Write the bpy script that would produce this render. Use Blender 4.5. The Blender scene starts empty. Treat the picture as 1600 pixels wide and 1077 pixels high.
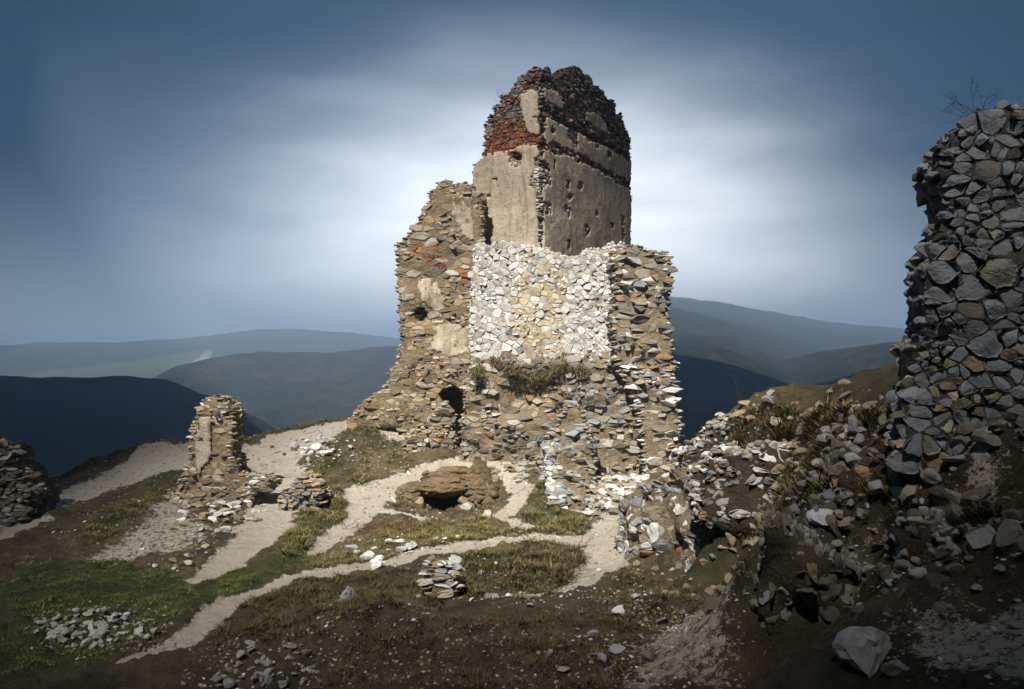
import bpy, math, random
import numpy as np

SEED = 7
rng = np.random.default_rng(SEED)
random.seed(SEED)
scene = bpy.context.scene
COL = scene.collection

# ------------------------------------------------------------------ camera
F, CX, HY = 1244.0, 800.0, 570.0          # focal length in photo pixels, principal column, horizon row
cam_d = bpy.data.cameras.new('camera')
cam_d.sensor_width = 36.0
cam_d.lens = 36.0 * F / 1600.0
cam_d.shift_y = (HY - 538.5) / 1600.0
cam_d.clip_start, cam_d.clip_end = 0.3, 40000.0
cam = bpy.data.objects.new('camera', cam_d)
cam.rotation_euler = (math.radians(90), 0, 0)
COL.objects.link(cam)
scene.camera = cam

# ------------------------------------------------------------------ light
SUN_EL = math.radians(50.0)
SUN_H = np.array([-0.33, -0.944]); SUN_H /= np.linalg.norm(SUN_H)
S = np.array([SUN_H[0]*math.cos(SUN_EL), SUN_H[1]*math.cos(SUN_EL), math.sin(SUN_EL)])   # towards the sun
sun_d = bpy.data.lights.new('sun', 'SUN')
sun_d.energy = 5.0
sun_d.angle = math.radians(0.45)
sun_d.color = (1.0, 0.95, 0.87)
sun = bpy.data.objects.new('sun', sun_d)
sun.rotation_euler = (math.radians(90) - SUN_EL, 0, math.atan2(S[0], -S[1]))
COL.objects.link(sun)

scene.view_settings.view_transform = 'Standard'
scene.view_settings.look = 'None'
scene.view_settings.gamma = 1.0
scene.view_settings.use_curve_mapping = False
scene.view_settings.exposure = 1.0
scene.cycles.use_denoising = True
scene.cycles.max_bounces = 8
scene.cycles.diffuse_bounces = 4
scene.cycles.glossy_bounces = 2
scene.cycles.volume_bounces = 1
scene.cycles.sample_clamp_indirect = 4.0


class NT:
    """small helper to write node trees tersely"""
    def __init__(self, tree):
        self.t = tree; tree.nodes.clear()
    def n(self, kind, **kw):
        nd = self.t.nodes.new(kind)
        for k, v in kw.items():
            setattr(nd, k, v)
        return nd
    def link(self, a, b):
        self.t.links.new(a, b)
    def put(self, sock, v):
        if hasattr(v, 'is_linked'):
            self.link(v, sock)
        elif v is not None:
            sock.default_value = v
    def math(self, op, a, b=None, c=None, clamp=False):
        nd = self.n('ShaderNodeMath', operation=op); nd.use_clamp = clamp
        for i, x in enumerate((a, b, c)):
            if x is not None: self.put(nd.inputs[i], x)
        return nd.outputs[0]
    def mix(self, f, a, b, blend='MIX'):
        nd = self.n('ShaderNodeMix', data_type='RGBA', blend_type=blend)
        nd.clamp_factor = True
        self.put(nd.inputs[0], f)
        for i, x in ((6, a), (7, b)):
            if isinstance(x, (tuple, list)): x = (*x[:3], 1.0)
            self.put(nd.inputs[i], x)
        return nd.outputs[2]
    def noise(self, vec, scale, detail=4, rough=0.55, dist=0.0):
        nd = self.n('ShaderNodeTexNoise')
        self.put(nd.inputs['Vector'], vec)
        nd.inputs['Scale'].default_value = scale
        nd.inputs['Detail'].default_value = detail
        nd.inputs['Roughness'].default_value = rough
        nd.inputs['Distortion'].default_value = dist
        return nd.outputs['Fac']
    def step(self, v, a, b, o0=0.0, o1=1.0, smooth=True):
        nd = self.n('ShaderNodeMapRange')
        nd.interpolation_type = 'SMOOTHSTEP' if smooth else 'LINEAR'
        self.put(nd.inputs[0], v)
        for i, x in enumerate((a, b, o0, o1)): nd.inputs[i+1].default_value = x
        return nd.outputs[0]
    def scale(self, vec, s):
        nd = self.n('ShaderNodeVectorMath', operation='MULTIPLY')
        self.put(nd.inputs[0], vec); nd.inputs[1].default_value = s
        return nd.outputs[0]


# ------------------------------------------------------------------ sky
world = bpy.data.worlds.new('World')
scene.world = world
world.use_nodes = True
w = NT(world.node_tree)
geo = w.n('ShaderNodeTexCoord')
sep = w.n('ShaderNodeSeparateXYZ'); w.link(geo.outputs['Generated'], sep.inputs[0])
az = w.math('ARCTAN2', sep.outputs[0], sep.outputs[1])
el = w.math('ARCSINE', sep.outputs[2])
comb = w.n('ShaderNodeCombineXYZ')
w.link(az, comb.inputs[0]); w.link(el, comb.inputs[1])
streak = w.noise(w.scale(comb.outputs[0], (1.6, 7.0, 1.0)), 2.0, 4, 0.5, 0.3)
puff = w.noise(w.scale(comb.outputs[0], (1.5, 2.6, 1.0)), 2.2, 3, 0.5, 0.2)
az_o = w.math('SUBTRACT', az, math.radians(2.0))
azr = w.math('MULTIPLY', az_o, 1/0.33)
elr = w.math('MULTIPLY', w.math('SUBTRACT', el, math.radians(3.5)), 1/0.225)
d2 = w.math('ADD', w.math('MULTIPLY', azr, azr), w.math('MULTIPLY', elr, elr))
d2 = w.math('ADD', d2, w.math('MULTIPLY', w.math('SUBTRACT', streak, 0.5), 1.0))
brk = w.math('POWER', 2.718, w.math('MULTIPLY', d2, -0.72))                  # the bright break in the cloud
brk = w.math('MINIMUM', brk, 1.0)
cov = w.step(puff, 0.25, 0.8, 0.6, 1.5)
base = w.mix(w.step(streak, 0.3, 0.75), (0.004, 0.022, 0.042), (0.011, 0.041, 0.074))
base = w.mix(w.math('MULTIPLY', cov, 0.5), base, (0.010, 0.040, 0.076))
added_cloud = w.mix(w.step(brk, -0.12, 0.62), base, (0.125, 0.205, 0.305))
added_cloud = w.mix(w.step(brk, 0.10, 1.0), added_cloud, (1.36, 1.42, 1.50))
sky = w.n('ShaderNodeTexSky', sky_type='NISHITA')
sky.sun_disc = False
sky.sun_elevation = SUN_EL
sky.sun_rotation = math.atan2(S[0], S[1])
sky.air_density = 1.0; sky.dust_density = 2.0
nish = w.mix(1.0, sky.outputs[0], (0.06, 0.06, 0.06), 'MULTIPLY')
full = w.mix(0.98, nish, added_cloud)
bg = w.n('ShaderNodeBackground'); w.link(full, bg.inputs[0]); bg.inputs[1].default_value = 1.0
out = w.n('ShaderNodeOutputWorld'); w.link(bg.outputs[0], out.inputs[0])


# ------------------------------------------------------------------ noise in numpy
def _hash(ix, iy, seed):
    n = (ix.astype(np.int64)*374761393 + iy.astype(np.int64)*668265263 + seed*974634577) & 0x7fffffff
    n = ((n ^ (n >> 13))*1274126177) & 0x7fffffff
    n = ((n ^ (n >> 15))*2246822519) & 0x7fffffff
    return ((n ^ (n >> 14)) & 0xffff)/32767.5 - 1.0
def vnoise(x, y, seed=0):
    x = np.asarray(x, float); y = np.asarray(y, float)
    ix = np.floor(x); iy = np.floor(y); fx = x-ix; fy = y-iy
    fx = fx*fx*(3-2*fx); fy = fy*fy*(3-2*fy)
    a = _hash(ix, iy, seed); b = _hash(ix+1, iy, seed); c = _hash(ix, iy+1, seed); d = _hash(ix+1, iy+1, seed)
    return (a*(1-fx)+b*fx)*(1-fy)+(c*(1-fx)+d*fx)*fy
def fbm(x, y, octv=4, seed=0, gain=0.5):
    r = 0; a = 1.0; t = 0
    for k in range(octv):
        r = r + a*vnoise(np.asarray(x)*2**k+17.3*k, np.asarray(y)*2**k-9.1*k, seed+k); t += a; a *= gain
    return r/t
def inpoly(x, y, poly):
    x = np.asarray(x, float); y = np.asarray(y, float)
    r = np.zeros(x.shape, bool)
    n = len(poly)
    for i in range(n):
        x0, y0 = poly[i]; x1, y1 = poly[(i+1) % n]
        if y0 == y1: continue
        c = ((y0 > y) != (y1 > y)) & (x < (x1-x0)*(y-y0)/(y1-y0)+x0)
        r ^= c
    return r
def smooth(x, a, b):
    t = np.clip((x-a)/(b-a), 0, 1); return t*t*(3-2*t)


# ------------------------------------------------------------------ materials
def material(name, build):
    m = bpy.data.materials.new(name); m.use_nodes = True
    nt = NT(m.node_tree)
    o = nt.n('ShaderNodeOutputMaterial')
    b = nt.n('ShaderNodeBsdfPrincipled')
    b.inputs['Specular IOR Level'].default_value = 0.25
    b.inputs['Roughness'].default_value = 0.92
    nt.link(b.outputs[0], o.inputs[0])
    build(nt, b)
    return m
def bump(nt, b, h, strength, dist):
    nd = nt.n('ShaderNodeBump'); nt.put(nd.inputs['Height'], h)
    nd.inputs['Strength'].default_value = strength; nd.inputs['Distance'].default_value = dist
    nt.link(nd.outputs[0], b.inputs['Normal'])
def tint_node(nt):
    a = nt.n('ShaderNodeAttribute', attribute_name='tint'); return a.outputs['Color']
def pos(nt):
    return nt.n('ShaderNodeNewGeometry').outputs['Position']

def m_stone(nt, b):
    p = pos(nt)
    big = nt.noise(p, 1.1, 3); mid = nt.noise(p, 7.0, 5, 0.65); fine = nt.noise(p, 34.0, 4, 0.7)
    f = nt.math('MULTIPLY_ADD', mid, 0.9, 0.28)
    f = nt.math('MULTIPLY_ADD', fine, 0.5, nt.math('SUBTRACT', f, 0.02))
    v = nt.n('ShaderNodeCombineColor')
    for i in range(3): nt.link(f, v.inputs[i])
    c = nt.mix(1.0, tint_node(nt), v.outputs[0], 'MULTIPLY')
    c = nt.mix(nt.step(nt.noise(p, 3.1, 5, 0.7), 0.56, 0.72, 0, 0.5), c, (0.16, 0.115, 0.065))     # earthy stain
    c = nt.mix(nt.step(nt.noise(p, 12.0, 5, 0.75), 0.60, 0.70, 0, 0.55), c, (0.055, 0.052, 0.045)) # dark lichen
    c = nt.mix(nt.step(nt.noise(p, 17.0, 3, 0.6), 0.66, 0.72, 0, 0.5), c, (0.50, 0.50, 0.46))      # pale lichen
    nt.link(c, b.inputs['Base Color'])
    bump(nt, b, nt.math('ADD', mid, nt.math('MULTIPLY', fine, 0.6)), 0.7, 0.05)
M_STONE = material('weathered limestone', m_stone)

def mortar(name, c0, c1):
    def f(nt, b):
        p = pos(nt)
        n1 = nt.noise(p, 2.3, 5, 0.65); n2 = nt.noise(p, 21.0, 5, 0.7)
        c = nt.mix(nt.step(n1, 0.3, 0.7), c0, c1)
        c = nt.mix(nt.step(n2, 0.45, 0.7, 0, 0.7), c, tuple(x*0.4 for x in c0))
        nt.link(c, b.inputs['Base Color'])
        bump(nt, b, nt.math('ADD', n2, nt.math('MULTIPLY', nt.noise(p, 6, 4), 2.0)), 1.0, 0.06)
    return material(name, f)
M_MORTAR_PALE = mortar('pale lime mortar', (0.36, 0.30, 0.22), (0.46, 0.41, 0.33))
M_MORTAR_TAN = mortar('sandy lime mortar', (0.20, 0.145, 0.085), (0.30, 0.23, 0.15))
M_MORTAR_DARK = mortar('earthy dark mortar', (0.045, 0.034, 0.022), (0.085, 0.065, 0.042))
M_MORTAR_GREY = mortar('grey weathered mortar', (0.060, 0.056, 0.052), (0.115, 0.108, 0.10))
M_BRICKCORE = mortar('red brick rubble', (0.10, 0.034, 0.015), (0.19, 0.065, 0.028))

def m_plaster(nt, b):
    p = pos(nt)
    st = nt.noise(nt.scale(p, (2.0, 2.0, 0.35)), 1.4, 5, 0.6)
    bl = nt.noise(p, 0.55, 4, 0.55); fi = nt.noise(p, 16.0, 5, 0.7); md = nt.noise(p, 3.0, 5, 0.65, 0.6)
    c = nt.mix(nt.step(bl, 0.3, 0.7), (0.47, 0.395, 0.305), (0.37, 0.295, 0.21))
    c = nt.mix(nt.step(st, 0.5, 0.7, 0, 0.85), c, (0.56, 0.49, 0.40))
    c = nt.mix(nt.step(st, 0.28, 0.46, 0.75, 0.0), c, (0.15, 0.11, 0.07))
    run = nt.noise(nt.scale(p, (5.0, 5.0, 0.22)), 1.7, 4, 0.6)
    c = nt.mix(nt.step(run, 0.58, 0.70, 0, 0.4), c, (0.17, 0.13, 0.085))
    c = nt.mix(nt.step(md, 0.56, 0.66, 0, 0.6), c, (0.19, 0.145, 0.10))
    c = nt.mix(nt.step(nt.noise(p, 1.5, 5, 0.7, 0.8), 0.57, 0.63, 0, 0.6), c, (0.47, 0.42, 0.35))
    c = nt.mix(nt.step(fi, 0.55, 0.75, 0, 0.4), c, (0.13, 0.10, 0.07))
    nt.link(c, b.inputs['Base Color'])
    bump(nt, b, nt.math('ADD', nt.math('MULTIPLY', md, 2.0), fi), 0.8, 0.05)
M_PLASTER = material('old tan plaster', m_plaster)

def m_ground(nt, b):
    p = pos(nt)
    a = nt.n('ShaderNodeAttribute', attribute_name='cover')
    sp = nt.n('ShaderNodeSeparateColor'); nt.link(a.outputs['Color'], sp.inputs[0])
    sand, green, dry = sp.outputs[0], sp.outputs[1], sp.outputs[2]
    n1 = nt.noise(p, 1.3, 5, 0.6); n2 = nt.noise(p, 5.5, 5, 0.65); n3 = nt.noise(p, 26.0, 4, 0.7)
    soil = nt.mix(nt.step(n1, 0.35, 0.65), (0.050, 0.035, 0.021), (0.12, 0.084, 0.050))
    soil = nt.mix(nt.step(n2, 0.55, 0.72, 0, 0.7), soil, (0.028, 0.021, 0.013))
    soil = nt.mix(nt.step(n3, 0.56, 0.66, 0, 0.6), soil, (0.17, 0.135, 0.09))
    dryc = nt.mix(nt.step(n2, 0.35, 0.65), (0.13, 0.095, 0.045), (0.21, 0.155, 0.075))
    grc = nt.mix(nt.step(n1, 0.35, 0.68), (0.040, 0.054, 0.014), (0.105, 0.112, 0.030))
    grc = nt.mix(nt.step(n3, 0.45, 0.65, 0, 0.6), grc, (0.055, 0.045, 0.02))
    sandc = nt.mix(nt.step(n2, 0.3, 0.7), (0.57, 0.495, 0.395), (0.68, 0.605, 0.505))
    sandc = nt.mix(nt.step(n3, 0.55, 0.70, 0, 0.55), sandc, (0.30, 0.235, 0.165))
    sandc = nt.mix(nt.step(n1, 0.52, 0.70, 0, 0.5), sandc, (0.36, 0.285, 0.195))
    n4 = nt.noise(p, 70.0, 3, 0.7)
    jit = nt.math('ADD', nt.math('MULTIPLY', nt.math('SUBTRACT', n2, 0.5), 1.5), nt.math('MULTIPLY', nt.math('SUBTRACT', n3, 0.5), 1.3))
    c = nt.mix(nt.step(nt.math('ADD', dry, jit), 0.3, 0.7), soil, dryc)
    c = nt.mix(nt.step(nt.math('ADD', green, jit), 0.3, 0.7), c, grc)
    c = nt.mix(nt.step(nt.math('ADD', sand, jit), 0.38, 0.62), c, sandc)
    c = nt.mix(nt.step(n4, 0.60, 0.68, 0, 0.6), c, (0.34, 0.31, 0.27))
    c = nt.mix(nt.step(n4, 0.40, 0.33, 0, 0.32), c, (0.025, 0.02, 0.014))
    nt.link(c, b.inputs['Base Color'])
    bump(nt, b, nt.math('ADD', nt.math('MULTIPLY', n2, 2.0), nt.math('ADD', n3, nt.math('MULTIPLY', n4, .5))), 1.0, 0.09)
M_GROUND = material('earth grass and trodden sand', m_ground)

def m_hills(nt, b):
    p = pos(nt)
    a = nt.n('ShaderNodeAttribute', attribute_name='cover')
    sp = nt.n('ShaderNodeSeparateColor'); nt.link(a.outputs['Color'], sp.inputs[0])
    n1 = nt.noise(p, 0.009, 6, 0.72); n2 = nt.noise(p, 0.05, 5, 0.7)
    c = nt.mix(nt.step(n1, 0.35, 0.65), (0.012, 0.024, 0.014), (0.058, 0.043, 0.027))
    c = nt.mix(nt.step(n2, 0.42, 0.6, 0, 0.75), c, (0.008, 0.012, 0.008))
    c = nt.mix(sp.outputs[0], c, (0.085, 0.105, 0.06))
    nt.link(c, b.inputs['Base Color'])
    bump(nt, b, n2, 1.0, 8.0)
M_HILLS = material('autumn forest', m_hills)

def m_tinted(nt, b):
    c = tint_node(nt)
    nt.link(c, b.inputs['Base Color'])
    b.inputs['Roughness'].default_value = 0.8
M_BLADE = material('grass blades', m_tinted)

def m_twig(nt, b):
    c = nt.mix(nt.noise(pos(nt), 9.0, 3), (0.030, 0.021, 0.014), (0.085, 0.060, 0.040))
    nt.link(c, b.inputs['Base Color'])
M_TWIG = material('bare twigs', m_twig)

def m_added_cloud(nt, b):
    n = nt.noise(pos(nt), 0.004, 4)
    tr = nt.n('ShaderNodeBsdfTranslucent'); df = nt.n('ShaderNodeBsdfDiffuse'); mx = nt.n('ShaderNodeMixShader')
    nt.link(nt.mix(n, (0.26, 0.255, 0.25), (0.35, 0.345, 0.335)), tr.inputs[0]); df.inputs[0].default_value = (0.7, 0.7, 0.72, 1)
    mx.inputs[0].default_value = 0.30
    nt.link(df.outputs[0], mx.inputs[1]); nt.link(tr.outputs[0], mx.inputs[2])
    o = [x for x in nt.t.nodes if x.type == 'OUTPUT_MATERIAL'][0]
    nt.link(mx.outputs[0], o.inputs['Surface'])
M_ADDED_CLOUD = material('grey cloud', m_added_cloud)  # surface of the added deck, out of view, that blocks the sun

def volume_mat(name, color, density, aniso):
    m = bpy.data.materials.new(name); m.use_nodes = True
    nt = NT(m.node_tree)
    o = nt.n('ShaderNodeOutputMaterial'); v = nt.n('ShaderNodeVolumePrincipled')
    v.inputs['Color'].default_value = (*color, 1); v.inputs['Density'].default_value = density
    v.inputs['Anisotropy'].default_value = aniso
    nt.link(v.outputs[0], o.inputs['Volume'])
    return m


# ------------------------------------------------------------------ mesh helpers
def new_mesh(name, verts, faces, mat=None, tint=None, attr='tint', flat=True):
    me = bpy.data.meshes.new(name)
    verts = np.asarray(verts, np.float32)
    if isinstance(faces, np.ndarray):
        k = faces.shape[1]
        me.vertices.add(len(verts)); me.vertices.foreach_set('co', verts.ravel())
        me.loops.add(faces.size); me.loops.foreach_set('vertex_index', faces.ravel().astype(np.int32))
        me.polygons.add(len(faces))
        me.polygons.foreach_set('loop_start', np.arange(0, faces.size, k, dtype=np.int32))
        me.update(calc_edges=True)
    else:
        me.from_pydata(verts.tolist(), [], faces)
    if not flat:
        me.polygons.foreach_set('use_smooth', np.ones(len(me.polygons), bool))
    if mat: me.materials.append(mat)
    if tint is not None:
        t = np.asarray(tint, np.float32)
        if t.ndim == 1: t = np.tile(t, (len(verts), 1))
        c = np.ones((len(verts), 4), np.float32); c[:, :3] = t
        ca = me.color_attributes.new(attr, 'FLOAT_COLOR', 'POINT')
        ca.data.foreach_set('color', c.ravel())
    return me
def add(name, me, parent=None, loc=(0, 0, 0), kind=None, label=None, cat=None, group=None):
    o = bpy.data.objects.new(name, me)
    COL.objects.link(o); o.location = loc
    if parent is not None: o.parent = parent
    if kind: o['kind'] = kind
    if label: o['label'] = label
    if cat: o['category'] = cat
    if group: o['group'] = group
    return o

_ico = {}
def ico(level):
    if level in _ico: return _ico[level]
    t = (1+5**.5)/2
    v = [(-1, t, 0), (1, t, 0), (-1, -t, 0), (1, -t, 0), (0, -1, t), (0, 1, t), (0, -1, -t), (0, 1, -t), (t, 0, -1), (t, 0, 1), (-t, 0, -1), (-t, 0, 1)]
    f = [(0, 11, 5), (0, 5, 1), (0, 1, 7), (0, 7, 10), (0, 10, 11), (1, 5, 9), (5, 11, 4), (11, 10, 2), (10, 7, 6), (7, 1, 8),
         (3, 9, 4), (3, 4, 2), (3, 2, 6), (3, 6, 8), (3, 8, 9), (4, 9, 5), (2, 4, 11), (6, 2, 10), (8, 6, 7), (9, 8, 1)]
    v = [np.array(x)/np.linalg.norm(x) for x in v]
    for _ in range(level):
        mid = {}; nf = []
        def m(a, b):
            k = (min(a, b), max(a, b))
            if k not in mid:
                x = v[a]+v[b]; v.append(x/np.linalg.norm(x)); mid[k] = len(v)-1
            return mid[k]
        for a, b, c in f:
            ab, bc, ca = m(a, b), m(b, c), m(c, a)
            nf += [(a, ab, ca), (b, bc, ab), (c, ca, bc), (ab, bc, ca)]
        f = nf
    _ico[level] = (np.array(v), f)
    return _ico[level]

def make_boulders(n, level, ncut, lo):
    out = []
    for k in range(n):
        v, f = ico(level); v = v.copy()
        for _ in range(ncut):                                   # cleave the ball along random planes
            nrm = rng.normal(size=3); nrm /= np.linalg.norm(nrm)
            d = rng.uniform(lo, 0.85)
            s = v@nrm; over = s > d
            v[over] -= np.outer(s[over]-d, nrm)
        v += rng.normal(scale=0.035, size=v.shape)
        out.append((v, f))
    return out
CHUNKS = make_boulders(22, 1, 8, 0.22)
CHUNKS0 = make_boulders(16, 0, 4, 0.4)
BIG = make_boulders(9, 2, 11, 0.36)

def rot3(rz, tilt):
    a = rng.uniform(0, 2*math.pi)
    ax = np.array([math.cos(a), math.sin(a), 0]); K = np.array([[0, -ax[2], ax[1]], [ax[2], 0, -ax[0]], [-ax[1], ax[0], 0]])
    R = np.eye(3)+math.sin(tilt)*K+(1-math.cos(tilt))*K@K
    c, s = math.cos(rz), math.sin(rz)
    return R@np.array([[c, -s, 0], [s, c, 0], [0, 0, 1]])

# palettes are plain stone colours
WHITE = [(.59, .58, .56), (.65, .64, .62), (.52, .50, .47), (.57, .55, .52), (.43, .43, .43), (.62, .60, .57)]
OCHRE = [(.54, .46, .33), (.50, .40, .25), (.56, .51, .43), (.46, .36, .22), (.52, .45, .34), (.58, .55, .49)]
TAN = [(.33, .25, .155), (.27, .205, .13), (.39, .32, .22), (.21, .17, .12), (.43, .38, .30), (.36, .25, .13), (.30, .26, .21)]
MIXED = [(.20, .18, .145), (.29, .24, .165), (.36, .275, .165), (.15, .135, .115), (.40, .365, .30), (.31, .19, .105), (.26, .24, .20), (.44, .415, .37), (.27, .215, .14), (.34, .295, .22), (.24, .20, .15), (.31, .28, .235), (.18, .155, .12)]
GREY = [(.25, .25, .26), (.20, .205, .215), (.30, .295, .29), (.18, .17, .15), (.23, .21, .175), (.27, .27, .275)]
DARK = [(.13, .115, .09), (.20, .175, .135), (.10, .085, .065), (.27, .25, .22), (.16, .13, .09), (.33, .32, .30)]
BRICK = [(.27, .088, .034), (.19, .06, .026), (.30, .115, .05), (.12, .048, .028), (.21, .15, .11)]
SLATE = [(.13, .12, .11), (.18, .165, .15), (.09, .08, .07), (.22, .20, .18), (.36, .35, .33), (.15, .07, .04)]
def pick(pal):
    c = np.array(pal[rng.integers(len(pal))]); return np.clip(c*rng.uniform(0.82, 1.15), 0, 0.78)


# ------------------------------------------------------------------ things made of masonry
class Thing:
    def __init__(self, name, label, cat, base, group=None, limit=300):
        self.base = np.array(base, float); self.limit = limit
        self.root = add(name, None, loc=base, label=label, cat=cat, group=group)
        self.stones = []
    def stone(self, v, f, tint, score):
        self.stones.append((score, np.asarray(v), f, tint))
    def part(self, name, v, f, mat, tint=None, kind=None, flat=True, label=None):
        v = np.asarray(v)-self.base
        return add(name, new_mesh(name, v, f, mat, tint, flat=flat), self.root, kind=kind, label=label)
    def finish(self, rest_name='small_stones'):
        st = sorted(self.stones, key=lambda s: -s[0])
        for sc, v, f, t in st[:self.limit]:
            c = v.mean(0)
            add('stone', new_mesh('stone', v-c, f, M_STONE, t), self.root, loc=c-self.base)
        rest = st[self.limit:]
        if rest:
            V = []; T = []; Q = []; o = 0
            for sc, v, f, t in rest:
                V.append(v); T.append(np.tile(t, (len(v), 1)))
                Q += [tuple(i+o for i in q) for q in f]; o += len(v)
            me = new_mesh(rest_name, np.vstack(V)-self.base, Q, M_STONE, np.vstack(T))
            add(rest_name, me, self.root, kind='stuff')
        self.stones = []

def voronoi(u0, u1, v0, v1, cw, ch, keep, drop=0.2, jit=0.46, jv=0.36, big=0.0, seed=0):
    """uneven fitted cells; sites outside keep(u, v) only shape their neighbours"""
    ni = int((u1-u0)/cw)+3; nj = int((v1-v0)/ch)+3
    site = {}
    row = rng.random(nj)
    for j in range(nj):
        for i in range(ni):
            if rng.random() < drop: continue
            site[i, j] = (i+row[j]+rng.uniform(-jit, jit), j+rng.uniform(-jv, jv))
    if big:
        for key in [k for k in site if rng.random() < big]:
            if key not in site: continue
            s = site[key]; R = rng.uniform(1.15, 2.5)
            for k in range(key[0]-3, key[0]+4):
                for l in range(key[1]-2, key[1]+3):
                    if (k, l) in site and (k, l) != key and (site[k, l][0]-s[0])**2+(site[k, l][1]-s[1])**2 < R*R: del site[k, l]
    ks = list(site); arr = np.array([site[k] for k in ks])
    ok = keep(u0+(arr[:, 0]-1)*cw, v0+(arr[:, 1]-1)*ch)
    W = 5 if big else 3
    cells = []
    for (i, j), s, o in zip(ks, arr.tolist(), ok):
        if not o: continue
        nb = [site[k, l] for k in range(i-W, i+W+1) for l in range(j-W, j+W+1) if (k, l) in site and (k, l) != (i, j)]
        nb.sort(key=lambda q: (q[0]-s[0])**2+(q[1]-s[1])**2)
        m = 2.0 if big else 1.5
        poly = [(-m, -m), (m, -m), (m, m), (-m, m)]
        mr = 2*m*m
        for q in nb:
            dx, dy = q[0]-s[0], q[1]-s[1]; h = (dx*dx+dy*dy)/2
            if h*2 > 4*mr: break
            new = []
            L = len(poly)
            for a in range(L):
                p = poly[a]; r = poly[(a+1) % L]
                dp = p[0]*dx+p[1]*dy-h; dr = r[0]*dx+r[1]*dy-h
                if dp <= 0: new.append(p)
                if dp*dr < 0:
                    t = dp/(dp-dr); new.append((p[0]+t*(r[0]-p[0]), p[1]+t*(r[1]-p[1])))
            poly = new
            if len(poly) < 3: break
            mr = max(x*x+y*y for x, y in poly)
        if len(poly) >= 3:
            c = np.array([(s[0]+x, s[1]+y) for x, y in poly])
            c = c+0.30*np.stack([vnoise(c[:, 0]*.6, c[:, 1]*.6, seed+3), vnoise(c[:, 0]*.6, c[:, 1]*.6, seed+4)], 1)
            cells.append(c*np.array([cw, ch])+np.array([u0-cw, v0-ch]))
    return cells

def plane_uv(pts, O, U, N):
    """photo pixels -> (u, v) on the plane through O"""
    r = []
    for px, py in pts:
        d = np.array([(px-CX)/F, 1.0, (HY-py)/F])
        P = d*(np.dot(O, N)/np.dot(d, N))
        r.append((float(np.dot(P-O, U)), float(P[2]-O[2])))
    return r

def grid_solid(mask_fn, front, back, ub, vb, step, jit=0.33):
    """closed slab: the grid cells where mask_fn is true, from front(u,v) to back(u,v)"""
    u0, u1 = ub; v0, v1 = vb
    nu = max(2, int((u1-u0)/step)+2); nv = max(2, int((v1-v0)/step)+2)
    uu, vv = np.meshgrid(u0+np.arange(nu)*step, v0+np.arange(nv)*step, indexing='ij')
    cu = uu[:-1, :-1]+step/2; cv = vv[:-1, :-1]+step/2
    m = mask_fn(cu, cv)
    uu = uu+rng.uniform(-jit, jit, uu.shape)*step; vv = vv+rng.uniform(-jit, jit, vv.shape)*step
    ix = -np.ones((nu, nv), int)
    used = np.zeros((nu, nv), bool)
    used[:-1, :-1] |= m; used[1:, :-1] |= m; used[:-1, 1:] |= m; used[1:, 1:] |= m
    ix[used] = np.arange(used.sum()); n = int(used.sum())
    if n == 0: return None
    A = front(uu[used], vv[used]); B = back(uu[used], vv[used])
    V = np.vstack([A, B])
    I, J = np.nonzero(m)
    a, b, c, d = ix[I, J], ix[I+1, J], ix[I+1, J+1], ix[I, J+1]
    Q = [np.stack([a, b, c, d], 1), np.stack([d, c, b, a], 1)+n]
    mp = np.pad(m, 1)
    edges = []
    for (di, dj), (p, q), (nx, ny) in (((-1, 0), ((0, 0), (0, 1)), (-1, 0)), ((1, 0), ((1, 1), (1, 0)), (1, 0)),
                                       ((0, -1), ((1, 0), (0, 0)), (0, -1)), ((0, 1), ((0, 1), (1, 1)), (0, 1))):
        bnd = m & ~mp[1+di:mp.shape[0]-1+di, 1+dj:mp.shape[1]-1+dj]
        I, J = np.nonzero(bnd)
        p0 = ix[I+p[0], J+p[1]]; q0 = ix[I+q[0], J+q[1]]
        Q.append(np.stack([p0, q0, q0+n, p0+n], 1))
        edges.append((uu[I, J]+step/2*(1+nx), vv[I, J]+step/2*(1+ny), np.full(len(I), nx), np.full(len(I), ny)))
    return V, np.vstack(Q), edges

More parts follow.
